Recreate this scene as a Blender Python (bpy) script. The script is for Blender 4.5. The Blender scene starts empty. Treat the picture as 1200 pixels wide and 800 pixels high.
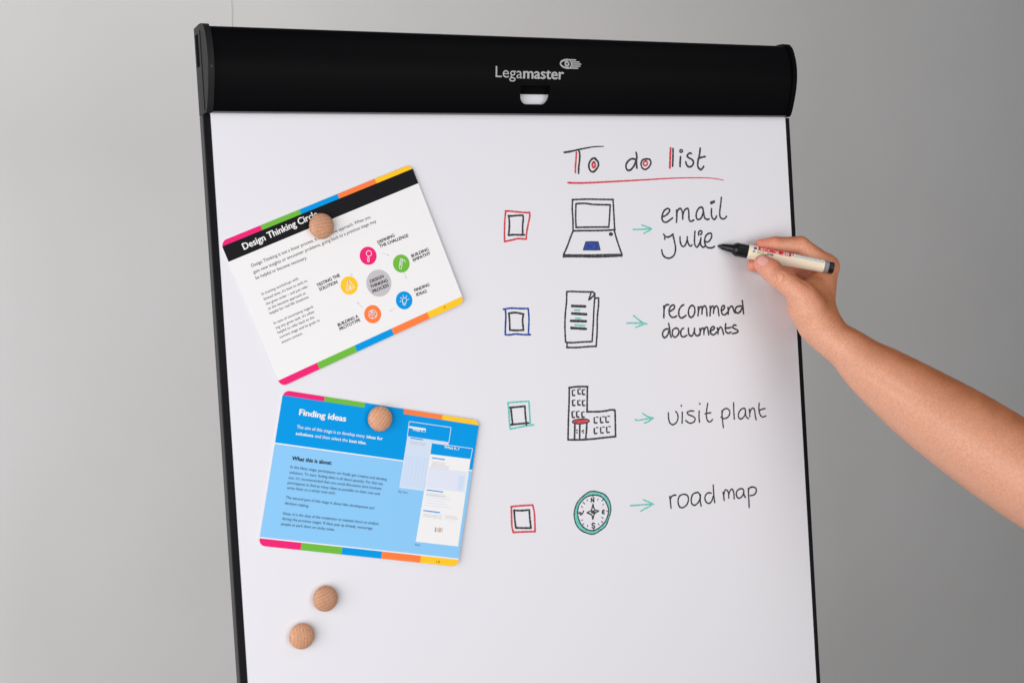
import bpy, bmesh, math, random
import numpy as np
from mathutils import Vector, Matrix
from math import sin, cos, pi, sqrt, atan2

# ------------------------------------------------------------------ camera, world, lights
CAM = {'lean': -0.134111, 'lens': 49.4928, 'loc': [-0.35165, -1.30875, -0.02093], 'rot': [[0.891261, 0.065635, -0.448716], [-0.45349, 0.128994, -0.881877], [-0.0, 0.989471, 0.144732]]}

scene = bpy.context.scene
COL = scene.collection
PAD_Z = 1.75                                   # height of the pad's top edge above the floor (m)
LEAN = CAM['lean']                             # the board leans back
BOARD = Matrix.Translation((0, 0, PAD_Z)) @ Matrix.Rotation(LEAN, 4, 'X')

cd = bpy.data.cameras.new('camera'); co = bpy.data.objects.new('camera', cd); COL.objects.link(co)
cd.sensor_width = 36.0; cd.lens = CAM['lens']; cd.clip_start = 0.05; cd.clip_end = 50
m = Matrix(CAM['rot']).to_4x4(); m.translation = Vector(CAM['loc']) + Vector((0, 0, PAD_Z))
co.matrix_world = m
scene.camera = co
CAM_W = m.translation.copy()
CAM_B = BOARD.inverted() @ CAM_W               # camera in board space (m)

w = bpy.data.worlds.new('World'); scene.world = w; w.use_nodes = True
w.node_tree.nodes['Background'].inputs[0].default_value = (0.96, 0.98, 1.0, 1)
w.node_tree.nodes['Background'].inputs[1].default_value = 0.19

def area(name, loc, target, size, power, col=(1, 1, 1), size_y=None):
    l = bpy.data.lights.new(name, 'AREA'); l.energy = power; l.color = col; l.size = size
    if size_y: l.shape = 'RECTANGLE'; l.size_y = size_y
    o = bpy.data.objects.new(name, l); COL.objects.link(o); o.location = loc
    o.rotation_euler = (Vector(target) - Vector(loc)).to_track_quat('-Z', 'Y').to_euler()
    return o
key = area('key_softbox', (-1.25, -1.0, 1.5), (0.2, 0.25, 1.3), 1.6, 34.5, (1.0, 0.99, 0.985), 1.6)
fill = area('added_fill_light', (0.95, -1.8, 1.5), (0.58, 0.0, 1.4), 1.4, 2.4, (1.0, 0.965, 0.935), 1.4)  # unseen fill lamp added to light the board, beam narrowed off the wall
fill.data.spread = math.radians(60)
top = area('added_top_light', (0.9, -1.0, 2.6), (0.6, 0.0, 1.3), 0.8, 1.1, (1.0, 0.985, 0.97), 0.8)  # unseen lamp added from above, spread wide to brighten the upper right wall
top.data.spread = math.radians(110)

scene.view_settings.view_transform = 'Standard'; scene.view_settings.look = 'None'
scene.view_settings.exposure = 0.0; scene.view_settings.gamma = 1.0

# ------------------------------------------------------------------ helpers
def mat(name, col, rough=0.5, spec=0.5, metal=0.0):
    x = bpy.data.materials.new(name); x.use_nodes = True
    b = x.node_tree.nodes['Principled BSDF']
    b.inputs['Base Color'].default_value = (*col, 1); b.inputs['Roughness'].default_value = rough
    b.inputs['Specular IOR Level'].default_value = spec; b.inputs['Metallic'].default_value = metal
    return x
def nodes(x): return x.node_tree.nodes, x.node_tree.links, x.node_tree.nodes['Principled BSDF']
def noise_bump(x, scale, strength, dist=0.001, detail=4.0):
    n, l, b = nodes(x)
    tc = n.new('ShaderNodeTexCoord'); t = n.new('ShaderNodeTexNoise'); t.inputs['Scale'].default_value = scale; t.inputs['Detail'].default_value = detail
    bp = n.new('ShaderNodeBump'); bp.inputs['Strength'].default_value = strength; bp.inputs['Distance'].default_value = dist
    l.new(tc.outputs['Object'], t.inputs['Vector']); l.new(t.outputs['Fac'], bp.inputs['Height']); l.new(bp.outputs['Normal'], b.inputs['Normal'])
    return t
def noise_col(x, scale, c1, c2, lo=0.35, hi=0.65, detail=3.0):
    n, l, b = nodes(x)
    tc = n.new('ShaderNodeTexCoord'); t = n.new('ShaderNodeTexNoise'); t.inputs['Scale'].default_value = scale; t.inputs['Detail'].default_value = detail
    r = n.new('ShaderNodeValToRGB'); r.color_ramp.elements[0].position = lo; r.color_ramp.elements[1].position = hi
    r.color_ramp.elements[0].color = (*c1, 1); r.color_ramp.elements[1].color = (*c2, 1)
    l.new(tc.outputs['Object'], t.inputs['Vector']); l.new(t.outputs['Fac'], r.inputs[0]); l.new(r.outputs[0], b.inputs['Base Color'])
def srgb(*c): return tuple(((v/255+0.055)/1.055)**2.4 if v > 10 else v/255/12.92 for v in c)

def mesh_obj(name, verts, faces, material=None, parent=None, smooth=False, mats=None, mi=None):
    me = bpy.data.meshes.new(name); me.from_pydata([tuple(q) for q in verts], [], faces)
    if material: me.materials.append(material)
    me.update(); me.validate()
    if smooth: me.polygons.foreach_set('use_smooth', [True]*len(me.polygons))
    o = bpy.data.objects.new(name, me); COL.objects.link(o)
    if parent is not None: o.parent = parent
    return o
def tag(o, label, cat, group=None):
    o['label'] = label; o['category'] = cat
    if group: o['group'] = group
    return o
def thing(name, label, cat, M, group=None):
    o = bpy.data.objects.new(name, None); o.empty_display_size = 0.03; COL.objects.link(o); o.matrix_world = M
    return tag(o, label, cat, group)
def structure(o): o['kind'] = 'structure'; return o
def box_geo(x0, x1, y0, y1, z0, z1, bev=0.0):
    bm = bmesh.new(); bmesh.ops.create_cube(bm, size=1)
    for q in bm.verts: q.co = Vector(((x0+x1)/2+q.co.x*(x1-x0), (y0+y1)/2+q.co.y*(y1-y0), (z0+z1)/2+q.co.z*(z1-z0)))
    if bev: bmesh.ops.bevel(bm, geom=bm.edges[:], offset=bev, segments=3, profile=0.5, affect='EDGES', clamp_overlap=True)
    return bm
def bm_obj(name, bm, material, parent=None, smooth=False):
    me = bpy.data.meshes.new(name); bmesh.ops.recalc_face_normals(bm, faces=bm.faces[:]); bm.to_mesh(me); bm.free()
    me.materials.append(material)
    if smooth: me.polygons.foreach_set('use_smooth', [True]*len(me.polygons))
    o = bpy.data.objects.new(name, me); COL.objects.link(o)
    if parent is not None: o.parent = parent
    return o
def lathe(profile, n=48, caps=True):
    """profile [(s, r)] turned about +Z; returns verts, faces"""
    V, F = [], []
    for s, r in profile:
        for k in range(n): a = 2*pi*k/n; V.append((r*cos(a), r*sin(a), s))
    for i in range(len(profile)-1):
        for k in range(n): F.append((i*n+k, i*n+(k+1) % n, (i+1)*n+(k+1) % n, (i+1)*n+k))
    if caps:
        F.append(tuple(range(n-1, -1, -1))); F.append(tuple(range((len(profile)-1)*n, len(profile)*n)))
    return V, F

def catmull(pts, step):
    """smooth open curve through pts, resampled about every `step`"""
    P = [np.array(q, float) for q in pts]
    if len(P) == 2:
        n = max(2, int(np.linalg.norm(P[1]-P[0])/step)+1)
        return [P[0]+(P[1]-P[0])*i/n for i in range(n+1)]
    closed = np.linalg.norm(P[0]-P[-1]) < 1e-6
    Q = [P[-2] if closed else 2*P[0]-P[1]] + P + [P[1] if closed else 2*P[-1]-P[-2]]
    out = []
    for i in range(1, len(Q)-2):
        p0, p1, p2, p3 = Q[i-1:i+3]
        n = max(2, int(np.linalg.norm(p2-p1)/step)+1)
        for k in range(n):
            t = k/n
            out.append(0.5*((2*p1)+(-p0+p2)*t+(2*p0-5*p1+4*p2-p3)*t*t+(-p0+3*p1-3*p2+p3)*t**3))
    out.append(P[-1]); return out
def ribbon(pts, width, step=0.8, taper=False, wob=0.0, rnd=None, ends=True):
    """marker stroke: outline of a flat ribbon with round ends; returns 2-D verts, faces, ink per vert"""
    C = catmull(pts, step); n = len(C); V, F, K = [], [], []
    L = n-1
    if n < 2: return V, F, K
    ph = rnd.random()*6 if rnd else 0
    prev = None
    for i in range(n):
        a, b = C[max(i-1, 0)], C[min(i+1, n-1)]
        d = b-a; d = d/(np.linalg.norm(d)+1e-9); nn = np.array([-d[1], d[0]])
        w_ = width/2*(1+wob*sin(i*0.9+ph)+wob*0.7*sin(i*0.37+2*ph))
        if taper: w_ *= 1.15-0.6*i/L
        V += [tuple(C[i]+nn*w_), tuple(C[i]-nn*w_)]
        ink = 1.0 if not taper else 1.0-0.35*i/L
        K += [ink, ink]
        if i: F.append((2*i-2, 2*i-1, 2*i+1, 2*i))
    if ends:
        for i, sgn in ((0, -1), (n-1, 1)):
            a, b = (C[0], C[1]) if i == 0 else (C[-2], C[-1])
            d = (b-a)/(np.linalg.norm(b-a)+1e-9)*sgn; nn = np.array([-d[1], d[0]]); w_ = np.linalg.norm(np.array(V[2*i])-np.array(V[2*i+1]))/2
            b0 = len(V)
            for k in range(7):
                t = pi*k/6; V.append(tuple(C[i]+nn*w_*cos(t)+d*w_*sin(t))); K.append(K[2*i])
            F.append(tuple(range(b0, b0+7)))
    return V, F, K

# ------------------------------------------------------------------ traced sizes (mm on the board: x right, y down; 3-D: x, depth, height)
DRAW = {'arrow_drawing.0': [('teal', 'line', 1.75, [(452.49, 122.24), (463.63, 122.4), (474.86, 122.22)]), ('teal', 'line', 1.75, [(463.54, 117.73), (469.9, 119.99), (475.47, 122.23)]),
                     ('teal', 'line', 1.75, [(475.05, 122.39), (471.64, 124.37), (465.35, 126.95)])],
 'arrow_drawing.1': [('teal', 'line', 1.75, [(437.36, 222.11), (445.92, 222.62), (453.97, 223.2), (462.56, 224.54)]), ('teal', 'line', 1.75, [(446.47, 214.61), (451.57, 218.81), (456.74, 222.35), (461.75, 224.49)]),
                     ('teal', 'line', 1.75, [(448.29, 227.37), (453.79, 225.86), (459.3, 224.58)])],
 'arrow_drawing.2': [('teal', 'line', 1.75, [(440.7, 326.27), (444.14, 327.27), (452.28, 326.86), (459.91, 326.62)]), ('teal', 'line', 1.75, [(450.3, 320.21), (454.7, 323.38), (458.93, 325.14), (463.74, 326.51)]),
                     ('teal', 'line', 1.75, [(452.0, 330.99), (457.53, 329.65), (460.92, 327.87), (463.17, 326.92)])],
 'arrow_drawing.3': [('teal', 'line', 1.75, [(428.52, 417.59), (437.9, 418.24), (448.69, 418.82), (456.25, 419.72)]), ('teal', 'line', 1.75, [(444.73, 413.27), (449.47, 415.44), (454.2, 417.85), (457.62, 419.65)]),
                     ('teal', 'line', 1.75, [(440.93, 425.3), (445.67, 423.33), (451.21, 421.67), (456.27, 419.49)])],
 'building_drawing': [('black', 'line', 2.06, [(362.23, 285.41), (361.05, 299.69), (359.02, 317.5), (357.01, 339.34)]), ('black', 'line', 2.06, [(361.71, 285.54), (370.48, 285.17), (384.41, 286.11)]),
                      ('black', 'line', 2.06, [(384.08, 286.26), (383.14, 297.05), (381.86, 312.78)]),
                      ('black', 'line', 2.06, [(381.56, 312.48), (389.33, 313.16), (397.68, 313.72), (406.11, 313.55), (410.37, 313.01), (416.15, 313.7)]),
                      ('black', 'line', 2.06, [(416.15, 313.7), (415.86, 322.64), (414.98, 341.77)]), ('black', 'line', 2.06, [(356.98, 339.79), (371.82, 341.23), (387.37, 341.84), (401.01, 341.79), (415.28, 341.98)]),
                      ('black', 'line', 2.06, [(366.28, 324.01), (365.56, 331.61), (364.7, 339.64)]), ('black', 'line', 2.06, [(372.23, 324.56), (370.85, 340.24)]),
                      ('black', 'line', 2.06, [(380.69, 325.34), (379.65, 332.94), (378.3, 340.51)]),
                      ('black', 'line', 1.34,
                       [(384.01, 322.39), (383.15, 323.32), (380.85, 324.05), (377.45, 324.46), (373.48, 324.5), (369.55, 324.15), (366.25, 323.47), (364.08, 322.57), (363.36, 321.58), (364.21, 320.66), (366.49, 319.93),
                        (369.86, 319.51), (373.82, 319.47), (377.77, 319.81), (381.09, 320.49), (383.28, 321.39), (384.01, 322.39)]),
                      ('red', 'fill', 1.03,
                       [(384.01, 322.39), (383.61, 323.03), (382.53, 323.59), (380.85, 324.05), (378.67, 324.37), (376.16, 324.52), (373.48, 324.5), (370.82, 324.31), (368.35, 323.96), (366.25, 323.47), (364.65, 322.89),
                        (363.66, 322.25), (363.36, 321.58), (363.75, 320.95), (364.82, 320.38), (366.49, 319.93), (368.65, 319.61), (371.15, 319.45), (373.82, 319.47), (376.49, 319.66), (378.97, 320.01), (381.09, 320.49),
                        (382.7, 321.07), (383.7, 321.72)]),
                      ('black', 'line', 1.85, [(365.59, 288.92), (365.61, 291.69), (365.77, 293.79), (368.02, 294.07)]), ('black', 'line', 1.23, [(366.13, 288.6), (368.72, 288.36)]),
                      ('black', 'line', 1.85, [(372.32, 288.56), (372.36, 290.91), (372.55, 292.73), (374.8, 293.01)]), ('black', 'line', 1.23, [(372.85, 288.25), (375.46, 288.01)]),
                      ('black', 'line', 1.85, [(377.63, 289.54), (377.68, 291.89), (377.86, 293.71), (380.13, 293.99)]), ('black', 'line', 1.23, [(378.17, 289.22), (380.78, 288.98)]),
                      ('black', 'line', 1.85, [(365.07, 299.5), (365.09, 302.27), (365.25, 304.37), (367.5, 304.66)]), ('black', 'line', 1.23, [(365.61, 299.18), (368.2, 298.95)]),
                      ('black', 'line', 1.85, [(371.31, 300.3), (371.36, 302.54), (371.55, 304.29), (373.81, 304.57)]), ('black', 'line', 1.23, [(371.85, 299.98), (374.45, 299.75)]),
                      ('black', 'line', 1.85, [(377.06, 300.87), (377.09, 303.44), (377.27, 305.41), (379.53, 305.7)]), ('black', 'line', 1.23, [(377.6, 300.56), (380.21, 300.33)]),
                      ('black', 'line', 1.85, [(363.76, 311.27), (363.74, 314.47), (363.89, 316.86), (366.13, 317.15)]), ('black', 'line', 1.23, [(364.29, 310.95), (366.88, 310.73)]),
                      ('black', 'line', 1.85, [(369.08, 311.74), (369.09, 314.62), (369.25, 316.8), (371.5, 317.09)]), ('black', 'line', 1.23, [(369.62, 311.42), (372.22, 311.2)]),
                      ('black', 'line', 1.85, [(375.42, 312.84), (375.44, 315.46), (375.62, 317.46), (377.88, 317.76)]), ('black', 'line', 1.23, [(375.96, 312.52), (378.56, 312.3)]),
                      ('black', 'line', 1.85, [(390.13, 319.86), (390.1, 324.85), (392.9, 325.29)]), ('black', 'line', 1.23, [(392.48, 319.16), (394.88, 319.38)]),
                      ('black', 'line', 1.85, [(397.76, 320.09), (397.74, 325.1), (400.55, 325.54)]), ('black', 'line', 1.23, [(400.12, 319.4), (402.53, 319.61)]),
                      ('black', 'line', 1.85, [(404.39, 320.24), (404.36, 325.25), (407.18, 325.69)]), ('black', 'line', 1.23, [(406.75, 319.54), (409.17, 319.75)]),
                      ('black', 'line', 1.85, [(389.37, 330.96), (389.34, 335.95), (392.14, 336.39)]), ('black', 'line', 1.23, [(391.72, 330.27), (394.12, 330.49)]),
                      ('black', 'line', 1.85, [(397.22, 331.14), (397.19, 336.15), (400.0, 336.6)]), ('black', 'line', 1.23, [(399.58, 330.45), (401.98, 330.68)]),
                      ('black', 'line', 1.85, [(404.68, 331.29), (404.66, 336.31), (407.48, 336.76)]), ('black', 'line', 1.23, [(407.05, 330.6), (409.47, 330.83)]), ('black', 'line', 1.34, [(367.7, 330.46), (368.59, 330.99)]),
                      ('black', 'line', 1.34, [(367.72, 333.17), (368.41, 333.68)]), ('black', 'line', 1.34, [(375.79, 331.67), (376.39, 331.91)]), ('black', 'line', 1.34, [(374.28, 332.43), (375.11, 332.51)]),
                      ('black', 'line', 1.34, [(375.43, 333.81), (376.02, 334.41)])],
 'checkbox_drawing.0': [('red', 'line', 1.95, [(299.87, 98.73), (305.07, 98.97), (314.26, 100.02), (321.03, 100.73), (327.84, 101.18)]),
                        ('red', 'line', 1.95, [(327.88, 100.62), (327.71, 105.04), (325.54, 112.16), (323.03, 121.48), (321.96, 128.07)]),
                        ('red', 'line', 1.95, [(321.63, 128.33), (313.0, 127.5), (305.52, 128.62), (296.82, 129.98)]), ('red', 'line', 1.95, [(296.82, 129.98), (297.41, 119.59), (298.58, 108.67), (300.17, 98.85)]),
                        ('black', 'line', 2.06, [(302.91, 103.58), (307.2, 103.96), (313.39, 103.57), (319.59, 103.62)]), ('black', 'line', 2.06, [(319.89, 103.74), (319.98, 107.05), (318.71, 114.73), (318.23, 123.53)]),
                        ('black', 'line', 2.06, [(320.07, 123.87), (314.5, 123.69), (308.34, 123.33), (301.86, 123.56)]), ('black', 'line', 2.06, [(301.68, 123.56), (302.81, 118.66), (303.68, 110.45), (303.41, 103.59)])],
 'checkbox_drawing.1': [('blue', 'line', 1.95, [(290.9, 199.1), (299.45, 198.52), (309.92, 199.45), (319.43, 199.97)]), ('blue', 'line', 1.95, [(319.43, 199.97), (319.47, 211.06), (317.73, 226.89)]),
                        ('blue', 'line', 1.95, [(319.98, 227.03), (312.05, 226.53), (302.88, 225.36), (296.28, 225.76), (291.08, 225.2)]),
                        ('blue', 'line', 1.95, [(291.08, 225.2), (292.02, 215.31), (293.04, 206.0), (292.87, 198.97)]), ('black', 'line', 2.06, [(296.48, 203.62), (304.38, 203.37), (313.49, 205.41)]),
                        ('black', 'line', 2.06, [(313.49, 205.41), (311.99, 211.8), (312.37, 221.84)]), ('black', 'line', 2.06, [(312.37, 221.84), (304.45, 221.7), (296.62, 220.86)]),
                        ('black', 'line', 2.06, [(296.62, 220.86), (296.95, 212.09), (296.76, 203.29)])],
 'checkbox_drawing.2': [('teal', 'line', 1.95, [(289.21, 295.12), (298.13, 295.17), (313.58, 295.66)]), ('teal', 'line', 1.95, [(313.58, 295.66), (313.69, 305.72), (313.66, 319.9)]),
                        ('teal', 'line', 1.95, [(317.61, 320.5), (308.29, 320.59), (298.98, 321.49), (290.12, 322.19)]), ('teal', 'line', 1.95, [(290.12, 322.19), (289.77, 311.82), (289.76, 302.44), (289.34, 295.13)]),
                        ('black', 'line', 2.06, [(291.22, 300.22), (299.1, 300.31), (308.35, 300.29)]), ('black', 'line', 2.06, [(308.61, 300.31), (308.51, 307.62), (309.03, 319.47)]),
                        ('black', 'line', 2.06, [(311.79, 317.96), (301.86, 317.87), (291.33, 317.84)]), ('black', 'line', 2.06, [(293.29, 318.02), (292.85, 310.93), (292.26, 300.31)])],
 'checkbox_drawing.3': [('red', 'line', 1.95, [(285.62, 401.84), (296.13, 402.14), (310.66, 403.04)]), ('red', 'line', 1.95, [(310.66, 403.04), (312.12, 410.92), (311.98, 422.76), (311.7, 430.79)]),
                        ('red', 'line', 1.95, [(311.7, 430.79), (299.55, 429.49), (286.43, 428.41)]), ('red', 'line', 1.95, [(286.43, 428.41), (285.31, 421.8), (285.63, 411.25), (286.01, 401.89)]),
                        ('black', 'line', 2.06, [(288.62, 405.96), (297.1, 407.22), (306.09, 407.59)]), ('black', 'line', 2.06, [(306.35, 407.62), (306.44, 416.15), (307.07, 426.3)]),
                        ('black', 'line', 2.06, [(307.45, 426.58), (298.51, 425.46), (289.62, 424.1)]), ('black', 'line', 2.06, [(289.62, 424.1), (288.99, 414.01), (288.99, 406.36)])],
 'compass_drawing': [('teal', 'ring',
                      [(383.79, 397.14), (390.54, 398.87), (397.65, 402.47), (402.28, 409.0), (403.97, 418.0), (401.6, 425.71), (396.31, 435.45), (389.6, 439.39), (381.15, 442.3), (373.98, 440.59), (366.09, 436.42),
                       (361.09, 430.25), (359.07, 422.89), (359.14, 416.59), (361.58, 409.77), (365.54, 404.71), (371.26, 400.62), (377.84, 397.42), (383.79, 397.14)],
                      [(383.06, 401.1), (389.69, 402.45), (394.34, 405.06), (398.32, 410.5), (400.75, 417.44), (399.82, 423.97), (396.49, 430.21), (390.34, 435.26), (383.41, 438.11), (376.71, 437.85), (370.26, 434.39),
                       (365.88, 428.9), (363.5, 422.03), (363.42, 416.27), (365.28, 409.91), (369.38, 405.46), (375.34, 402.03), (383.06, 401.1)]),
                     ('black', 'line', 1.34,
                      [(383.79, 397.14), (390.54, 398.87), (397.65, 402.47), (402.28, 409.0), (403.97, 418.0), (401.6, 425.71), (396.31, 435.45), (389.6, 439.39), (381.15, 442.3), (373.98, 440.59), (366.09, 436.42),
                       (361.09, 430.25), (359.07, 422.89), (359.14, 416.59), (361.58, 409.77), (365.54, 404.71), (371.26, 400.62), (377.84, 397.42), (383.79, 397.14)]),
                     ('black', 'line', 1.34,
                      [(383.06, 401.1), (389.69, 402.45), (394.34, 405.06), (398.32, 410.5), (400.75, 417.44), (399.82, 423.97), (396.49, 430.21), (390.34, 435.26), (383.41, 438.11), (376.71, 437.85), (370.26, 434.39),
                       (365.88, 428.9), (363.5, 422.03), (363.42, 416.27), (365.28, 409.91), (369.38, 405.46), (375.34, 402.03), (383.06, 401.1)]),
                     ('black', 'line', 1.44, [(380.3, 408.02), (380.84, 404.11)]), ('black', 'line', 1.44, [(380.84, 404.11), (383.3, 408.21)]), ('black', 'line', 1.44, [(383.3, 408.21), (383.95, 404.08)]),
                     ('black', 'line', 1.44, [(395.62, 418.59), (393.78, 418.53), (393.23, 419.9), (393.37, 421.91), (395.38, 422.16)]), ('black', 'line', 1.44, [(393.22, 420.06), (395.05, 420.28)]),
                     ('black', 'line', 1.44, [(383.0, 431.4), (380.58, 430.7), (379.81, 432.59), (382.63, 434.13), (382.04, 436.05), (379.65, 434.95)]), ('black', 'line', 1.44, [(364.64, 417.88), (367.8, 418.03)]),
                     ('black', 'line', 1.44, [(366.03, 417.42), (366.32, 419.83), (368.14, 419.65), (369.6, 418.24), (370.63, 416.39)]), ('black', 'line', 1.44, [(382.4, 410.65), (380.72, 415.22), (379.68, 417.08)]),
                     ('black', 'line', 1.44, [(379.68, 417.08), (374.55, 418.84)]), ('black', 'line', 1.44, [(374.55, 418.84), (378.96, 420.96)]), ('black', 'line', 1.44, [(378.96, 420.96), (380.24, 422.31), (381.06, 426.38)]),
                     ('black', 'line', 1.44, [(381.06, 426.38), (382.5, 422.59), (384.02, 420.39)]), ('black', 'line', 1.44, [(384.02, 420.39), (388.73, 418.56)]), ('black', 'line', 1.44, [(388.73, 418.56), (384.69, 417.28)]),
                     ('black', 'line', 1.44, [(384.69, 417.28), (383.44, 415.54), (382.4, 410.65)]),
                     ('black', 'line', 1.44, [(383.47, 419.13), (382.93, 419.96), (381.75, 420.19), (380.63, 419.68), (380.21, 418.73), (380.75, 417.9), (381.93, 417.67), (383.05, 418.18), (383.47, 419.13)]),
                     ('black', 'line', 1.44, [(379.85, 418.69), (383.86, 418.77)]), ('black', 'line', 1.03, [(370.35, 407.25), (372.31, 409.06)]), ('black', 'line', 1.03, [(368.26, 431.15), (369.72, 429.74)]),
                     ('black', 'line', 1.03, [(393.56, 408.38), (395.01, 407.35)]), ('black', 'line', 1.03, [(391.62, 430.07), (392.88, 431.82)]), ('black', 'line', 1.03, [(382.54, 401.93), (382.92, 403.16)]),
                     ('black', 'line', 1.03, [(381.14, 435.78), (381.14, 437.13)]), ('blue', 'line', 0.93, [(375.32, 404.9), (376.13, 406.42)]), ('blue', 'line', 0.93, [(368.26, 411.35), (369.72, 412.48)]),
                     ('blue', 'line', 0.93, [(367.08, 425.86), (369.09, 425.71)]), ('blue', 'line', 0.93, [(374.4, 431.75), (374.11, 433.31)]), ('blue', 'line', 0.93, [(388.13, 407.19), (388.96, 405.85)]),
                     ('blue', 'line', 0.93, [(394.16, 413.0), (395.15, 412.0)]), ('blue', 'line', 0.93, [(391.91, 425.72), (393.84, 427.16)]), ('blue', 'line', 0.93, [(387.16, 432.15), (388.17, 433.39)]),
                     ('red', 'line', 1.23, [(398.12, 419.85), (399.67, 420.04)])],
 'document_drawing': [('black', 'line', 1.95, [(366.05, 184.8), (373.14, 184.96), (384.05, 185.89), (397.27, 186.64)]), ('black', 'line', 1.95, [(397.27, 186.64), (399.89, 188.89), (399.33, 192.23)]),
                      ('black', 'line', 1.95, [(366.04, 184.99), (365.12, 195.24), (362.87, 207.5), (361.36, 221.7), (361.08, 236.93)]),
                      ('black', 'line', 1.95, [(361.03, 237.69), (369.47, 238.63), (380.44, 238.69), (393.13, 239.04)]), ('black', 'line', 1.95, [(399.69, 191.77), (397.7, 204.66), (395.94, 219.0), (393.13, 239.04)]),
                      ('black', 'line', 1.95, [(395.23, 187.22), (394.26, 190.05), (392.06, 194.74)]), ('black', 'line', 1.95, [(392.06, 194.74), (395.17, 192.98), (399.27, 189.82)]),
                      ('black', 'line', 1.95, [(399.58, 193.4), (404.25, 193.45)]), ('black', 'line', 1.95, [(404.25, 193.45), (403.51, 201.13), (401.14, 214.49), (399.94, 228.88), (397.84, 243.21)]),
                      ('black', 'line', 1.95, [(397.76, 244.36), (388.91, 244.05), (374.58, 244.05), (362.39, 243.22)]), ('black', 'line', 1.95, [(362.07, 243.2), (362.9, 238.96)]),
                      ('black', 'line', 2.88, [(371.55, 200.16), (387.39, 201.5)]), ('black', 'line', 2.88, [(371.02, 207.96), (387.93, 209.88)]), ('black', 'line', 2.88, [(369.07, 215.68), (386.88, 217.12)]),
                      ('black', 'line', 2.88, [(368.89, 223.12), (386.66, 225.17)]), ('teal', 'line', 1.75, [(373.99, 204.59), (379.99, 205.12)]), ('teal', 'line', 1.75, [(375.04, 213.16), (381.02, 214.09)]),
                      ('teal', 'line', 1.75, [(373.46, 220.34), (385.47, 221.64)])],
 'laptop_drawing': [('black', 'line', 1.95, [(379.33, 88.71), (396.23, 88.55), (411.88, 89.04), (429.66, 89.58)]), ('black', 'line', 1.95, [(429.26, 89.57), (429.2, 99.14), (429.18, 111.11), (429.04, 121.88)]),
                    ('black', 'line', 1.95, [(429.85, 121.73), (419.49, 122.1), (403.73, 121.96), (390.08, 121.55), (378.06, 121.52)]),
                    ('black', 'line', 1.95, [(379.69, 89.06), (378.7, 97.96), (378.67, 109.75), (378.06, 121.52)]), ('black', 'line', 1.95, [(383.49, 93.01), (393.98, 92.9), (405.62, 94.34), (425.3, 95.12)]),
                    ('black', 'line', 1.95, [(425.3, 95.12), (423.66, 107.54), (421.88, 119.1)]), ('black', 'line', 1.95, [(421.9, 118.76), (409.87, 118.41), (394.21, 118.12), (381.78, 117.92)]),
                    ('black', 'line', 1.95, [(383.49, 93.01), (382.18, 106.47), (381.98, 117.93)]), ('black', 'line', 1.95, [(378.06, 121.52), (374.07, 128.97), (369.6, 138.07), (364.84, 145.96)]),
                    ('black', 'line', 1.95, [(364.82, 146.3), (382.5, 147.14), (401.96, 147.88), (421.68, 148.12), (436.0, 148.67)]),
                    ('black', 'line', 1.95, [(364.7, 147.97), (382.4, 148.66), (401.83, 149.75), (421.55, 150.0), (435.51, 149.85)]), ('black', 'line', 1.95, [(364.84, 145.96), (364.68, 148.31)]),
                    ('black', 'line', 1.95, [(428.42, 122.2), (430.76, 131.69), (434.05, 142.08), (436.4, 148.68)]), ('black', 'line', 1.95, [(436.4, 148.68), (435.88, 150.38)]),
                    ('black', 'line', 1.95, [(425.75, 126.39), (425.17, 127.1), (423.89, 127.36), (422.65, 127.02), (422.18, 126.28), (422.75, 125.57), (424.03, 125.31), (425.27, 125.65), (425.75, 126.39)]),
                    ('black', 'line', 1.03, [(392.57, 133.47), (400.97, 133.59), (407.82, 133.99)]), ('black', 'line', 1.03, [(407.82, 133.99), (409.6, 142.56)]),
                    ('black', 'line', 1.03, [(409.6, 142.56), (399.39, 142.35), (389.08, 141.81)]), ('black', 'line', 1.03, [(389.08, 141.81), (392.57, 133.47)]),
                    ('blue', 'fill', 1.03, [(392.57, 133.47), (407.82, 133.99), (409.6, 142.56), (389.08, 141.81)])],
 'underline': [('red', 'thin', 1.95, [(375.54, 70.82), (387.68, 71.34), (407.2, 71.13), (436.97, 70.21), (467.27, 69.27), (498.13, 68.14), (521.09, 67.75), (540.08, 67.83), (554.96, 68.39), (565.62, 69.6), (573.51, 70.96)])],
 'word.do': [('black', 'line', 2.26, [(460.03, 46.94), (455.62, 46.4), (451.03, 48.72), (447.99, 52.89), (448.46, 57.51), (452.32, 58.64), (457.0, 55.07), (460.34, 49.64), (461.53, 46.7)]),
             ('black', 'line', 2.26, [(461.52, 39.54), (462.22, 43.76), (461.33, 49.64), (461.36, 56.38)]),
             ('black', 'line', 1.95, [(478.58, 47.25), (474.13, 46.62), (469.58, 47.6), (467.04, 51.38), (468.01, 56.03), (471.86, 57.93), (476.5, 55.69), (479.62, 51.07), (478.55, 47.67), (475.14, 46.55)]),
             ('red', 'line', 2.06, [(473.01, 48.47), (470.38, 50.56), (470.21, 52.93), (472.63, 53.96), (474.97, 51.87), (474.45, 49.33), (472.49, 48.72)])],
 'word.documents': [('black', 'line', 2.06, [(489.31, 231.59), (485.75, 231.79), (482.2, 234.99), (482.21, 239.25), (484.63, 240.68), (488.36, 237.94), (490.17, 233.78)]),
                    ('black', 'line', 2.06, [(490.41, 225.85), (491.33, 231.71), (491.48, 236.85), (492.73, 240.78)]),
                    ('black', 'line', 2.06, [(498.98, 231.33), (495.28, 233.24), (494.45, 237.9), (496.78, 241.04), (500.96, 239.59), (503.05, 235.87), (502.27, 232.39), (498.99, 231.16)]),
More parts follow.
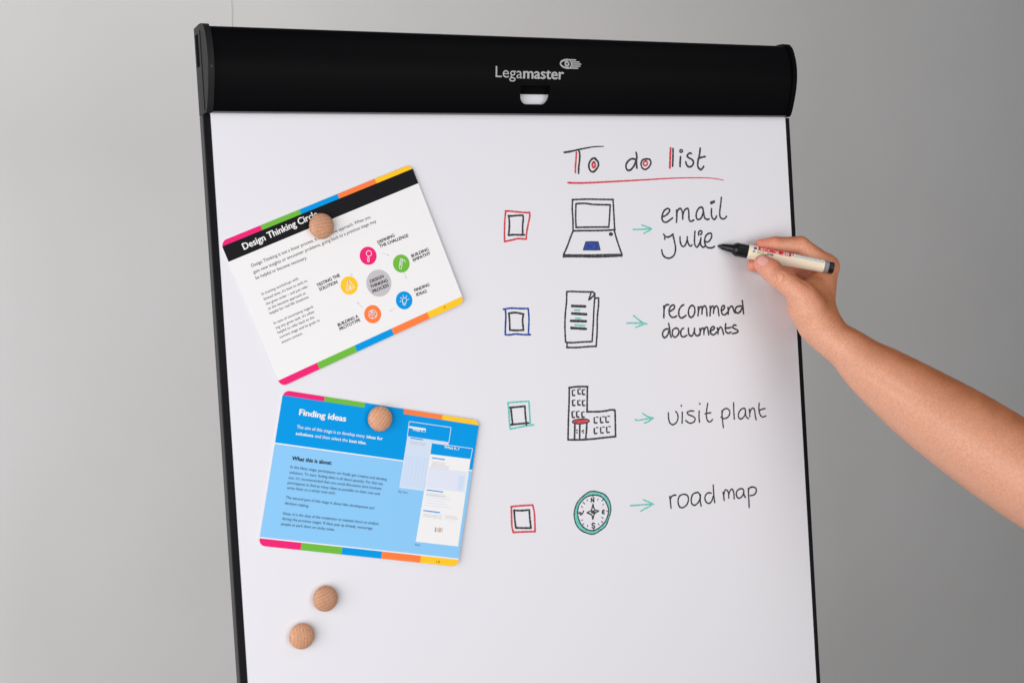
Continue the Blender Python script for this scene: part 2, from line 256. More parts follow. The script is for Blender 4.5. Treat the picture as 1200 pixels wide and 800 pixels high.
                    ('black', 'line', 2.06, [(509.66, 231.99), (507.02, 233.11), (505.23, 236.86), (506.49, 240.81), (509.53, 241.43), (513.22, 239.95)]),
                    ('black', 'line', 2.06, [(515.8, 232.36), (515.65, 237.52), (517.29, 240.64), (520.37, 240.83), (522.9, 237.11), (523.78, 233.29)]),
                    ('black', 'line', 2.06, [(523.26, 236.27), (524.54, 240.24), (527.56, 241.55), (529.73, 240.14)]), ('black', 'line', 2.06, [(530.69, 233.71), (530.97, 237.19), (530.22, 240.6)]),
                    ('black', 'line', 2.06, [(530.94, 237.62), (532.73, 234.27), (534.86, 233.54), (535.92, 236.2), (535.63, 240.51)]),
                    ('black', 'line', 2.06, [(535.97, 237.07), (538.0, 233.3), (540.62, 233.02), (541.46, 236.11), (542.14, 241.36)]),
                    ('black', 'line', 2.06, [(544.52, 237.17), (548.26, 236.1), (550.5, 234.06), (548.5, 232.64), (545.77, 234.21), (544.46, 238.03), (546.34, 241.19), (549.99, 241.42), (552.78, 238.99)]),
                    ('black', 'line', 2.06, [(554.13, 234.72), (554.73, 238.24), (554.52, 241.28)]), ('black', 'line', 2.06, [(554.73, 238.24), (557.31, 234.48), (559.44, 234.18), (560.83, 236.88), (562.06, 242.02)]),
                    ('black', 'line', 2.06, [(565.71, 230.63), (564.85, 235.38), (565.42, 239.35), (568.47, 241.29), (572.26, 240.21)]), ('black', 'line', 2.06, [(564.64, 235.37), (568.87, 235.45), (572.62, 234.98)]),
                    ('black', 'line', 2.06, [(579.67, 233.22), (577.04, 232.63), (574.77, 234.68), (576.77, 236.55), (580.4, 238.09), (581.87, 239.94), (579.09, 241.52), (573.73, 242.06)])],
 'word.email': [('black', 'line', 2.06,
                 [(490.59, 109.2), (494.15, 108.5), (499.09, 104.96), (500.23, 102.03), (497.61, 100.78), (493.37, 102.85), (490.49, 107.22), (489.8, 112.13), (491.94, 115.15), (495.43, 115.45), (499.69, 113.39),
                  (503.37, 111.21)]),
                ('black', 'line', 2.06, [(509.03, 102.73), (509.21, 108.68), (508.11, 116.09)]), ('black', 'line', 2.06, [(508.62, 108.67), (510.38, 103.75), (513.28, 101.14), (515.25, 101.88), (516.75, 105.9), (516.63, 112.85)]),
                ('black', 'line', 2.06, [(516.9, 108.88), (519.29, 103.47), (523.02, 101.27), (524.72, 102.6), (525.0, 107.1), (524.83, 113.07), (526.81, 115.62), (531.09, 114.24)]),
                ('black', 'line', 2.06, [(542.26, 100.32), (538.57, 101.43), (535.26, 105.85), (534.53, 111.33), (537.11, 113.9), (541.49, 111.51), (544.07, 105.57), (543.95, 102.06), (542.26, 100.32)]),
                ('black', 'line', 2.06, [(543.95, 102.06), (544.78, 107.59), (545.67, 112.12), (548.57, 114.0), (551.63, 113.48)]),
                ('black', 'line', 2.06, [(555.43, 102.33), (554.81, 107.84), (555.71, 112.39), (558.26, 114.26), (560.57, 112.51), (561.56, 110.53)]),
                ('black', 'line', 2.06, [(569.43, 90.25), (567.91, 98.08), (566.14, 106.11), (566.37, 111.66), (569.27, 113.95), (572.35, 113.63), (574.96, 111.38)]), ('black', 'line', 3.5, [(555.64, 95.8), (559.0, 94.66)])],
 'word.julie': [('black', 'line', 2.06, [(490.67, 128.44), (492.02, 130.95), (491.82, 133.91)]), ('black', 'line', 2.06, [(492.02, 130.95), (496.07, 131.78), (499.67, 130.7), (503.1, 128.83)]),
                ('black', 'line', 2.06, [(502.39, 128.81), (504.0, 136.3), (504.99, 144.26), (502.98, 151.13), (498.04, 154.41), (492.76, 154.4), (488.3, 151.07), (486.92, 145.59)]),
                ('black', 'line', 2.06, [(511.63, 132.08), (511.61, 137.54), (513.11, 141.57), (516.0, 142.67), (518.94, 139.79), (520.95, 134.87), (521.12, 132.39)]),
                ('black', 'line', 2.06, [(520.71, 134.87), (522.15, 139.9), (524.35, 142.66), (526.81, 141.55)]),
                ('black', 'line', 2.06, [(531.67, 126.74), (530.74, 133.2), (530.21, 139.18), (531.49, 143.22), (533.85, 143.8), (536.49, 140.39), (539.03, 134.97)]),
                ('black', 'line', 2.06, [(539.1, 133.97), (538.12, 139.45), (538.76, 142.47), (541.63, 144.58), (544.14, 143.16)]),
                ('black', 'line', 2.06, [(536.31, 130.88), (536.51, 127.88), (538.67, 126.25), (540.66, 127.01), (540.65, 129.01), (539.0, 130.26)]),
                ('black', 'line', 2.06,
                 [(543.86, 138.44), (548.07, 138.78), (551.91, 135.9), (553.64, 131.93), (552.35, 129.38), (548.05, 130.25), (544.79, 133.66), (543.78, 139.64), (545.88, 144.23), (550.63, 145.6), (554.3, 145.23),
                  (556.44, 144.1)])],
 'word.list': [('red', 'line', 2.67, [(506.14, 34.84), (505.0, 44.04), (503.65, 56.4)]), ('black', 'line', 2.26, [(509.13, 35.7), (508.56, 44.07), (507.32, 54.73)]),
               ('black', 'line', 2.26, [(518.42, 44.56), (517.59, 49.26), (516.97, 55.25)]),
               ('black', 'line', 2.26, [(532.84, 41.22), (530.29, 40.77), (527.23, 43.33), (528.42, 45.49), (532.91, 47.67), (534.97, 50.7), (532.95, 54.55), (528.74, 55.8), (525.8, 53.62), (524.81, 50.18)]),
               ('black', 'line', 2.26, [(544.82, 35.51), (543.4, 42.57), (541.06, 49.45), (540.44, 55.48), (543.52, 58.96), (546.21, 57.7), (548.13, 55.56)]),
               ('black', 'line', 2.26, [(542.84, 46.19), (546.54, 45.36), (550.76, 44.61)]),
               ('black', 'line', 1.75, [(521.3, 38.41), (520.91, 39.26), (520.01, 39.79), (518.93, 39.78), (518.1, 39.25), (517.82, 38.39), (518.22, 37.54), (519.12, 37.02), (520.2, 37.02), (521.03, 37.55), (521.3, 38.41)])],
 'word.map': [('black', 'line', 1.85, [(549.1, 416.85), (549.78, 421.58), (550.08, 426.27)]), ('black', 'line', 1.85, [(549.6, 420.52), (552.1, 415.12), (554.58, 415.41), (556.48, 418.73), (556.46, 424.42)]),
              ('black', 'line', 1.85, [(556.78, 419.8), (559.59, 415.46), (562.1, 415.43), (563.67, 420.07), (563.53, 425.76)]),
              ('black', 'line', 1.85, [(574.06, 415.74), (568.92, 417.03), (566.76, 420.94), (568.35, 425.28), (572.1, 425.92), (576.13, 422.54), (577.08, 417.96), (574.06, 415.74)]),
              ('black', 'line', 1.85, [(577.04, 418.48), (577.35, 423.2), (579.04, 426.31)]), ('black', 'line', 1.85, [(583.52, 416.6), (583.51, 426.0), (583.32, 437.98)]),
              ('black', 'line', 1.85, [(583.31, 419.71), (585.45, 416.3), (589.96, 415.76), (594.03, 417.79), (594.0, 421.97), (590.61, 424.73), (585.87, 425.02)])],
 'word.plant': [('black', 'line', 1.75, [(553.84, 326.55), (553.9, 335.44), (554.55, 345.51)]),
                ('black', 'line', 1.75, [(553.46, 332.07), (555.17, 326.66), (559.36, 324.58), (563.29, 326.26), (564.36, 330.26), (561.37, 334.45), (555.9, 335.62), (552.28, 333.63)]),
                ('black', 'line', 1.75, [(570.28, 319.06), (569.93, 327.96), (569.96, 337.45)]),
                ('black', 'line', 1.75, [(583.65, 326.37), (579.47, 327.68), (576.18, 331.87), (576.15, 336.34), (579.44, 337.98), (583.72, 335.34), (585.83, 330.48), (584.99, 326.82), (583.38, 326.34)]),
                ('black', 'line', 1.75, [(585.42, 330.45), (586.4, 336.14), (589.38, 338.65)]), ('black', 'line', 1.75, [(591.06, 328.14), (591.44, 332.66), (591.17, 336.57)]),
                ('black', 'line', 1.75, [(591.44, 332.66), (593.79, 328.38), (596.6, 327.5), (598.46, 330.47), (598.76, 336.13), (599.82, 340.73)]),
                ('black', 'line', 1.75, [(605.22, 322.61), (604.3, 329.86), (605.7, 335.62), (608.97, 338.51), (613.47, 337.67)]), ('black', 'line', 1.75, [(604.24, 330.76), (608.88, 329.7), (613.07, 329.27)])],
 'word.recommend': [('black', 'line', 2.06, [(485.46, 206.62), (485.47, 210.88), (484.61, 218.93)]), ('black', 'line', 2.06, [(485.47, 210.88), (486.97, 206.7), (489.59, 205.3), (491.93, 205.26)]),
                    ('black', 'line', 2.06, [(493.15, 212.59), (497.34, 210.69), (499.54, 208.24), (498.17, 206.03), (495.07, 206.71), (492.28, 210.41), (491.96, 215.09), (494.25, 218.64), (497.76, 219.44), (501.41, 218.19)]),
                    ('black', 'line', 2.06, [(511.42, 206.48), (508.25, 207.86), (504.9, 211.96), (504.34, 217.08), (506.36, 220.45), (509.44, 220.37), (513.48, 218.29)]),
                    ('black', 'line', 2.06, [(522.44, 207.77), (518.9, 209.73), (517.04, 214.36), (517.74, 219.14), (520.72, 220.77), (523.99, 218.2), (525.52, 213.98), (525.1, 209.64), (522.44, 207.77)]),
                    ('black', 'line', 2.06, [(530.25, 209.92), (530.27, 214.24), (529.29, 219.37)]), ('black', 'line', 2.06, [(530.27, 214.24), (532.29, 210.46), (534.42, 209.72), (535.31, 211.93), (534.58, 217.94)]),
                    ('black', 'line', 2.06, [(535.08, 213.65), (537.01, 209.86), (539.63, 209.57), (541.01, 212.24), (541.23, 216.59), (541.19, 220.23)]),
                    ('black', 'line', 2.06, [(545.87, 209.91), (546.1, 214.26), (545.16, 220.28)]), ('black', 'line', 2.06, [(546.07, 214.69), (547.9, 210.89), (550.05, 210.14), (550.91, 212.79), (550.03, 217.95)]),
                    ('black', 'line', 2.06, [(550.48, 214.5), (553.15, 210.74), (555.28, 210.42), (556.67, 213.11), (556.9, 217.47), (557.39, 220.99)]),
                    ('black', 'line', 2.06, [(561.25, 215.54), (563.97, 214.38), (565.44, 211.41), (564.06, 210.03), (561.49, 212.07), (560.87, 216.39), (562.32, 219.96), (565.67, 220.41), (568.47, 218.13)]),
                    ('black', 'line', 2.06, [(569.92, 212.53), (570.18, 216.48), (569.73, 219.95)]),
                    ('black', 'line', 2.06, [(569.94, 216.9), (572.57, 212.67), (575.3, 211.51), (576.77, 213.34), (577.59, 216.89), (579.57, 219.19)]),
                    ('black', 'line', 2.06, [(588.6, 212.24), (584.34, 212.0), (580.46, 213.98), (579.69, 217.45), (582.74, 219.64), (586.61, 217.84), (588.99, 214.45)]),
                    ('black', 'line', 2.06, [(589.88, 206.16), (590.33, 210.57), (590.5, 215.86), (590.7, 220.7)])],
 'word.road': [('black', 'line', 1.85, [(478.8, 413.38), (479.25, 419.0), (479.68, 426.65)]), ('black', 'line', 1.85, [(479.08, 417.97), (480.51, 414.59), (483.63, 412.93), (486.98, 413.11)]),
               ('black', 'line', 1.85, [(496.28, 413.06), (491.32, 414.83), (489.15, 420.16), (490.56, 425.92), (494.66, 427.73), (500.3, 425.04), (502.85, 419.73), (501.6, 415.0), (496.88, 413.13)]),
               ('black', 'line', 1.85, [(513.9, 413.34), (508.91, 414.82), (506.51, 419.64), (507.01, 424.81), (510.52, 426.96), (515.59, 424.28), (518.41, 418.98), (516.9, 414.2), (513.9, 413.34)]),
               ('black', 'line', 1.85, [(518.95, 416.48), (518.16, 422.54), (518.97, 428.58)]),
               ('black', 'line', 1.85, [(533.38, 416.08), (528.48, 415.52), (524.78, 419.2), (525.4, 424.41), (529.53, 427.15), (533.4, 424.83), (535.59, 419.94)]),
               ('black', 'line', 1.85, [(536.56, 407.7), (536.52, 415.41), (536.71, 421.61), (537.21, 427.03)])],
 'word.to': [('black', 'fade', 2.06, [(373.08, 39.06), (380.49, 38.11), (390.07, 36.27), (399.68, 34.66), (409.34, 33.29), (421.4, 32.92)]),
             ('black', 'line', 2.26, [(390.7, 36.68), (391.65, 40.81), (391.01, 47.4), (389.61, 53.98), (388.85, 60.98)]),
             ('black', 'line', 2.26, [(411.31, 46.57), (409.48, 45.23), (405.55, 46.69), (402.4, 50.8), (402.06, 55.76), (404.21, 59.26), (407.55, 59.55), (411.61, 56.28), (413.79, 52.56), (413.08, 48.82), (410.35, 46.56)]),
             ('red', 'line', 2.06, [(387.78, 39.14), (386.65, 47.37), (385.54, 53.94), (385.01, 60.36)]),
             ('red', 'line', 2.47, [(408.23, 49.61), (406.39, 51.25), (406.41, 53.74), (407.83, 55.41), (409.48, 53.77), (409.66, 51.03), (408.23, 49.61)])],
 'word.visit': [('black', 'line', 1.75, [(483.45, 322.53), (483.26, 329.05), (484.85, 334.09), (488.59, 336.07), (493.28, 333.78), (495.59, 328.52), (494.6, 324.07), (492.79, 322.05)]),
                ('black', 'line', 1.75, [(501.39, 323.57), (500.98, 329.56), (500.31, 335.52)]),
                ('black', 'line', 1.75, [(516.57, 323.6), (511.61, 323.16), (507.58, 324.67), (510.02, 327.3), (515.75, 329.79), (517.78, 332.72), (515.34, 335.8), (510.05, 336.41), (505.05, 332.99)]),
                ('black', 'line', 1.75, [(523.63, 324.44), (522.95, 330.44), (523.19, 336.52)]), ('black', 'line', 1.75, [(535.55, 316.65), (533.74, 323.67), (532.81, 331.32), (534.45, 336.45), (537.72, 337.3), (540.8, 335.14)]),
                ('black', 'line', 1.75, [(531.05, 328.07), (535.06, 327.66), (539.06, 327.46)]), ('black', 'line', 1.95, [(500.47, 316.16), (500.69, 316.73)]), ('black', 'line', 1.95, [(524.86, 316.07), (525.09, 316.64)])]}
CARD_WHITE = {'band': [(-0.45, 20.08), (210.29, 20.34)],
 'circ': {'blue': (149.59, 120.96), 'green': (161.27, 86.51), 'grey': (131.43, 95.31), 'orange': (113.36, 120.69), 'pink': (131.62, 66.57), 'yellow': (101.79, 85.72)},
 'text': [('title', 'Design Thinking Circle', (18.14, 15.46), (99.17, 12.83), 6.1, 0.028), ('body', "Design Thinking is not a linear process. It's an iterative approach. When you", (18.8, 33.21), (148.65, 33.81), 3.1, 0.008),
          ('body', 'gain new insights or encounter problems, going back to a previous stage may', (17.95, 39.51), (152.87, 39.72), 3.1, 0.008),
          ('body', 'be helpful or become necessary.', (17.93, 45.36), (72.53, 46.19), 3.1, 0.008), ('column', 'In training workshops with', (17.4, 61.21), (56.47, 61.07), 2.5, 0.008),
          ('column', "limited time, it's best to stick to", (17.47, 66.4), (63.89, 66.32), 2.5, 0.008), ('column', 'the given order – and just refer', (17.49, 71.3), (62.48, 71.58), 2.5, 0.008),
          ('column', 'to the iterative approach as', (17.42, 76.17), (57.75, 76.52), 2.5, 0.008), ('column', 'helpful for real life situations.', (17.32, 80.93), (59.64, 81.01), 2.5, 0.008),
          ('column', 'In case of uncertainty regard-', (17.44, 90.94), (60.16, 91.3), 2.5, 0.008), ('column', "ing any given task, it's often", (17.53, 95.87), (58.64, 96.15), 2.5, 0.008),
          ('column', 'helpful to refer back to the', (17.31, 100.67), (56.58, 100.93), 2.5, 0.008), ('column', 'current stage and its goals to', (17.32, 105.39), (60.55, 105.79), 2.5, 0.008),
          ('column', 'ensure context.', (17.31, 110.54), (39.73, 110.55), 2.5, 0.008), ('labels', 'DEFINING', (145.9, 59.85), (165.5, 59.52), 3.0, 0.03), ('labels', 'THE CHALLENGE', (146.16, 63.93), (179.18, 64.96), 3.0, 0.03),
          ('labels', 'BUILDING', (174.15, 85.27), (194.15, 85.47), 3.0, 0.03), ('labels', 'EMPATHY', (174.18, 89.66), (194.55, 89.75), 3.0, 0.03), ('labels', 'FINDING', (163.55, 117.68), (181.04, 118.07), 3.0, 0.03),
          ('labels', 'IDEAS', (163.82, 122.42), (175.72, 123.08), 3.0, 0.03), ('labels', 'BUILDING A', (75.65, 118.01), (98.56, 117.7), 3.0, 0.03), ('labels', 'PROTOTYPE', (75.8, 122.24), (98.91, 121.95), 3.0, 0.03),
          ('labels', 'TESTING THE', (71.06, 74.85), (96.83, 74.13), 3.0, 0.03), ('labels', 'SOLUTION', (71.77, 79.31), (91.79, 79.2), 3.0, 0.03), ('labels', 'DESIGN', (123.24, 91.95), (138.65, 92.14), 3.0, 0.03),
          ('labels', 'THINKING', (121.42, 96.77), (140.99, 97.44), 3.0, 0.03), ('labels', 'PROCESS', (121.88, 101.9), (140.38, 102.15), 3.0, 0.03), ('page', '5', (186.64, 144.95), (188.61, 145.04), 2.2, 0)]}
CARD_BLUE = {'chart': [(133.19, 11.41), (179.42, 11.07), (179.39, 25.96), (133.56, 26.05), (133.33, 77.43), (160.05, 77.44)],
 'doodle': (182.64, 113.88),
 'line': [(-0.06, 50.73), (121.41, 50.09), (209.87, 51.26)],
 'panel': [(161.92, 52.38), (207.0, 52.86), (206.41, 72.17), (159.39, 73.15)],
 'roll': [(160.74, 29.06), (206.71, 28.93), (206.25, 39.6), (160.95, 40.31), (159.94, 127.85), (206.96, 127.94)],
 'sn': [('blue', (137.45, 27.31), (150.53, 27.41)), ('grey', (137.32, 30.42), (156.28, 30.15)), ('blue', (163.71, 43.78), (177.52, 43.47)), ('grey', (164.23, 47.21), (181.15, 46.68)), ('grey', (163.85, 50.52), (184.11, 48.35)),
        ('blue', (163.32, 75.96), (180.92, 75.9)), ('grey', (163.24, 78.7), (185.84, 78.26)), ('blue', (163.21, 96.57), (180.76, 96.17)), ('grey', (163.49, 99.7), (184.42, 99.03)), ('grey', (187.43, 98.89), (202.55, 98.15))],
 'tag': [(133.71, 15.84), (152.13, 15.96)],
 'text': [('title', 'Finding ideas', (18.96, 21.01), (67.27, 20.68), 5.6, 0.04), ('intro', 'The aim of this stage is to develop many', (18.98, 33.91), (88.99, 33.53), 3.1, 0.008),
          ('intro', 'ideas for', (90.81, 33.53), (108.15, 33.49), 2.9, 0.035), ('intro', 'solutions', (18.88, 40.19), (36.68, 40.09), 2.9, 0.035), ('intro', 'and then select the', (38.43, 40.1), (72.03, 39.91), 3.1, 0.008),
          ('intro', 'best idea', (73.83, 39.93), (90.94, 39.83), 2.9, 0.035), ('intro', '.', (91.22, 39.88), (91.85, 39.88), 3.1, 0.008), ('heading', 'What this is about:', (19.11, 64.36), (59.66, 63.91), 3.7, 0.04),
          ('body', 'In the Ideas stage, participants can finally get creative and develop', (18.85, 72.05), (119.16, 72.09), 2.6, 0.008),
          ('body', 'solutions. To start, finding ideas is all about quantity. For that rea-', (18.84, 77.31), (116.09, 76.86), 2.6, 0.008),
          ('body', "son, it's recommended that you avoid discussion (and motivate", (18.72, 82.4), (114.86, 81.65), 2.6, 0.008),
          ('body', 'participants to find as many ideas as possible on their own and', (18.65, 87.23), (113.8, 86.91), 2.6, 0.008), ('body', 'write them on a sticky note each.', (18.67, 92.12), (68.33, 91.53), 2.6, 0.008),
          ('body', 'The second part of this stage is about idea development and', (19.02, 101.26), (110.26, 101.3), 2.6, 0.008), ('body', 'decision making.', (18.96, 106.61), (43.36, 106.87), 2.6, 0.008),
          ('body', 'Note: It is the duty of the moderator to maintain focus on analysis', (18.97, 116.62), (117.42, 115.85), 2.6, 0.008),
          ('body', 'during the previous stages. If ideas pop up already, encourage', (18.83, 121.46), (111.7, 121.09), 2.6, 0.008), ('body', 'people to park them on sticky notes.', (18.72, 126.53), (73.11, 126.33), 2.6, 0.008),
          ('body', 'Flip Chart', (132.96, 81.97), (143.7, 82.07), 1.9, 0), ('body', 'Roll', (160.02, 131.75), (164.84, 131.78), 1.9, 0), ('preview', 'What if...?', (137.83, 19.72), (152.66, 19.67), 2.4, 0.035),
          ('preview', 'What if...?', (175.12, 32.39), (192.01, 32.44), 2.4, 0.035), ('page', '10', (185.72, 146.2), (189.49, 146.27), 2.2, 0)]}
MAGNETS = [[98.9, 108.76], [146.21, 298.45], [79.19, 465.49], [53.5, 497.69]]
LOGO = {'cap': [[289.46, -45.87], [288.73, -35.11]],
 'emb': [[362.98, -49.67], [388.36, -50.25], [373.44, -55.2], [372.72, -44.6]],
 'lega': [[288.73, -35.11], [319.04, -34.28]],
 'master': [[320.02, -34.3], [367.76, -34.19]],
 'slot': [[316.84, -27.83], [350.99, -28.38], [344.23, -9.72], [319.02, -9.46]]}
HAND = {'arm': [[640.9, -70, -237.77, 20.54], [646.53, -82, -252.24, 20.9], [659.38, -95, -267.07, 23.41], [669.57, -108, -283.45, 28.1], [681.18, -122, -297.95, 33.02], [706.05, -150, -327.62, 40.46], [726.81, -185, -356.04, 45.27],
         [747.12, -220, -384.49, 47.71], [768.24, -255, -411.33, 49.63], [793.88, -295, -438.26, 51.38], [865.36, -350, -475.19, 54.18]],
 'index': [[678.17, -40, -174.26, 13.42], [654.28, -27, -148.11, 9.97], [624.19, -20, -145.16, 8.02], [608.69, -14, -145.18, 6.48]],
 'little': [[697.35, 8, -194.39, 11.88], [659.74, -10, -193.3, 7.57], [656.5, -13, -205.86, 6.78], [662.76, -20, -210.28, 6.28]],
 'middle': [[691.73, -20, -179.64, 13.63], [659.02, -16, -170.28, 9.18], [621.09, -14, -170.52, 7.66], [598.09, -12, -167.54, 6.47]],
 'palm': [[[645.17, -64, -229.48, 15.94], [678.17, -40, -174.26, 13.42]], [[659.49, -46, -233.77, 16.18], [691.73, -20, -179.64, 13.63]], [[665.33, -34, -237.75, 14.39], [698.55, -2, -185.97, 12.81]],
          [[666.29, -28, -241.58, 13.48], [697.35, 8, -194.39, 11.88]], [[628.97, -72, -234.28, 16.72], [623.6, -70, -217.19, 18.57]], [[623.6, -70, -217.19, 18.57], [620.29, -68, -203.93, 13.0]],
          [[628.54, -62, -204.15, 11.21], [663.85, -46, -188.26, 11.42]], [[645.43, -50, -217.86, 18.9], [659.25, -34, -203.81, 17.23]], [[645.7, -54, -201.92, 12.26], [646.74, -64, -223.94, 16.89]],
          [[647.54, -58, -231.39, 17.89], [642.6, -72, -240.7, 19.59]]],
 'ring': [[698.55, -2, -185.97, 12.81], [649.4, -12, -180.31, 8.31], [641.21, -15, -195.5, 7.7], [652.08, -22, -202.08, 7.21]],
 'thumb': [[618.27, -72, -203.97, 13.52], [599.4, -58, -183.95, 11.6], [596.36, -47, -174.45, 11.66], [592.72, -38, -166.81, 10.21]]}
PEN = {'end': [670.14, -62, -176.28], 'tip': [560.54, -0.5, -143.56]}
CREASE = [(1.52, 0.9, [[597.74, -60, -177.47], [603.93, -60, -179.6], [602.3, -60, -186.49], [596.72, -60, -192.26]]), (1.14, 0.8, [[588.54, -60, -177.99], [593.45, -60, -181.45], [592.46, -60, -187.42], [588.21, -60, -190.93]]),
 (0.57, 0.7, [[607.19, -60, -182.53], [609.04, -60, -189.13], [603.92, -60, -196.32]]), (0.66, 0.8, [[601.64, -60, -209.22], [606.22, -60, -213.18], [612.3, -60, -215.74]]),
 (0.66, 0.8, [[602.77, -60, -212.99], [607.12, -60, -216.95], [611.6, -60, -219.06]]), (0.57, 0.8, [[606.92, -60, -219.73], [614.75, -60, -223.9]]),
 (0.85, 1.0, [[668.87, -60, -226.99], [663.77, -60, -231.43], [657.49, -60, -235.79]]), (1.04, 1.1, [[675.26, -60, -230.2], [663.31, -60, -238.03], [651.11, -60, -242.01], [640.3, -60, -244.17]]),
 (0.76, 1.0, [[678.06, -60, -233.22], [667.95, -60, -240.21], [654.47, -60, -245.05]]), (0.57, 0.9, [[672.56, -60, -225.78], [666.29, -60, -229.68]]),
 (0.66, 2.0, [[620.88, -60, -185.95], [628.77, -60, -190.05], [635.52, -60, -194.12], [638.07, -60, -199.88]]), (0.66, 0.9, [[641.78, -60, -188.79], [648.92, -60, -188.18], [655.09, -60, -184.69]]),
 (2.28, 3.5, [[943.09, -60, -408.75], [924.85, -60, -429.42], [904.18, -60, -447.56], [884.29, -60, -457.48]]), (0.95, 1.5, [[943.41, -60, -424.21], [926.62, -60, -443.95], [908.95, -60, -458.3]]),
 (0.66, 0.8, [[637.66, -60, -146.4], [642.03, -60, -151.24], [643.99, -60, -156.95]]), (0.57, 0.8, [[626.3, -60, -141.35], [628.24, -60, -147.02]]), (0.47, 0.7, [[597.44, -60, -140.4], [598.77, -60, -146.0]]),
 (0.57, 0.9, [[665.68, -60, -221.13], [658.02, -60, -228.26], [650.65, -60, -231.61]]), (-0.19, 2.6, [[707.42, -60, -283.87], [740.99, -60, -300.85], [775.02, -60, -321.09], [801.55, -60, -346.95]]),
 (-0.15, 2.2, [[765.08, -60, -317.35], [796.48, -60, -326.79], [838.34, -60, -346.21]]), (1.14, 5, [[675.83, -60, -265.4], [704.77, -60, -286.55], [740.58, -60, -306.64], [783.12, -60, -333.54]])]

# ------------------------------------------------------------------ materials
M_wall = mat('grey_wall_paint', (0.74, 0.728, 0.72), 0.8, 0.3); noise_col(M_wall, 2.2, (0.72, 0.706, 0.698), (0.755, 0.745, 0.742)); noise_bump(M_wall, 220, 0.12, 0.0006)
M_seam = mat('wall_seam', (0.62, 0.61, 0.60), 0.9)
M_header = mat('black_satin_plastic', (0.0022, 0.0023, 0.0030), 0.42, 0.05); noise_bump(M_header, 900, 0.05, 0.0002)
M_cap = mat('lit_black_plastic', (0.0085, 0.009, 0.010), 0.5, 0.25); noise_bump(M_cap, 1500, 0.15, 0.0002)  # left cap: lighter base colour stands in for light from the left
M_rail = mat('rail_side_grey', (0.03, 0.031, 0.033), 0.45, 0.4)
M_railb = mat('rail_front_black', (0.004, 0.004, 0.006), 0.5, 0.15)
M_lip = mat('lip_highlight', (0.10, 0.10, 0.105), 0.35, 0.5)
M_logo = mat('logo_grey', (0.42, 0.42, 0.43), 0.5)
M_board = mat('whiteboard', (0.7, 0.7, 0.72), 0.3)
M_paper = mat('white_paper', (0.785, 0.78, 0.83), 0.75, 0.25); noise_bump(M_paper, 6, 0.10, 0.004, 2)
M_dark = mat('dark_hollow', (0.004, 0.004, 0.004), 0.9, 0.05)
INK = {'black': mat('ink_black', (0.022, 0.022, 0.026), 0.6, 0.3), 'red': mat('ink_red', (0.62, 0.035, 0.055), 0.6, 0.3),
       'blue': mat('ink_blue', (0.022, 0.055, 0.33), 0.6, 0.3), 'teal': mat('ink_teal', (0.12, 0.57, 0.49), 0.6, 0.3)}
for k_, (a_, b_) in {'black': ((0.012, 0.012, 0.015), (0.075, 0.075, 0.082)), 'red': ((0.60, 0.03, 0.05), (0.70, 0.10, 0.12)),
                     'blue': ((0.012, 0.03, 0.24), (0.04, 0.10, 0.42)), 'teal': ((0.08, 0.50, 0.43), (0.24, 0.66, 0.59))}.items():
    noise_col(INK[k_], 300, a_, b_, 0.3, 0.7)
PRINT = {'pink': srgb(238, 40, 120), 'green': srgb(112, 186, 66), 'blue': srgb(0, 152, 228), 'orange': srgb(255, 128, 66), 'yellow': srgb(255, 200, 44),
         'black': (0.012, 0.012, 0.014), 'white': (0.86, 0.85, 0.86), 'paleblue': srgb(140, 200, 245), 'grey': (0.55, 0.53, 0.56), 'text': (0.06, 0.06, 0.065),
         'bluetext': (0.035, 0.075, 0.14), 'lightgrey': (0.50, 0.50, 0.52), 'ice': srgb(208, 222, 242), 'palepage': srgb(236, 238, 246)}
PM = {k_: mat('print_'+k_, c_, 0.5, 0.06) for k_, c_ in PRINT.items()}
M_edge = mat('card_edge', (0.55, 0.72, 0.85), 0.5)

# ------------------------------------------------------------------ wall
wl = structure(mesh_obj('wall', [(-4, .62, -0.2), (6, .62, -0.2), (6, .62, 4), (-4, .62, 4)], [(0, 1, 2, 3)], M_wall))

bm_obj('wall_seam', box_geo(0.1996, 0.2004, 0.6190, 0.6205, -0.19, 3.99), M_seam, wl)

# ------------------------------------------------------------------ flip chart: bar, caps, rails, board
FC = thing('flip_chart', 'flip chart stand with wide black top bar and thin black rails', 'flip chart', BOARD)
def mmv(x, y, z): return (x/1000, y/1000, z/1000)
PROF = [(0, 14), (0.0, -4.5), (5, -7.5), (14, -11.5), (25, -15.5), (37, -18.6), (48, -19.6), (59, -18.8), (68, -16.8), (74, -14.2), (77.2, -11.5), (79, -6.5), (79.6, 0), (79.6, 14)]   # (up, depth)
def smooth_prof(P, k=3):
    C = catmull([P[i] for i in range(1, len(P)-1)], 2.0)
    return [P[0]] + [tuple(q) for q in C] + [P[-1]]
def extrude(prof, x0, x1, parent, name, material, bev=0.0):
    bm = bmesh.new(); n = len(prof)
    A = [bm.verts.new(mmv(x0, d, h)) for h, d in prof]; B = [bm.verts.new(mmv(x1, d, h)) for h, d in prof]
    for i in range(n): bm.faces.new((A[i], A[(i+1) % n], B[(i+1) % n], B[i]))
    bm.faces.new(A); bm.faces.new(B[::-1])
    if bev:
        es = [e for e in bm.edges if abs(e.verts[0].co.x-e.verts[1].co.x) < 1e-9]
        bmesh.ops.bevel(bm, geom=es, offset=bev/1000, segments=3, profile=0.5, affect='EDGES', clamp_overlap=True)
    return bm_obj(name, bm, material, parent, False)
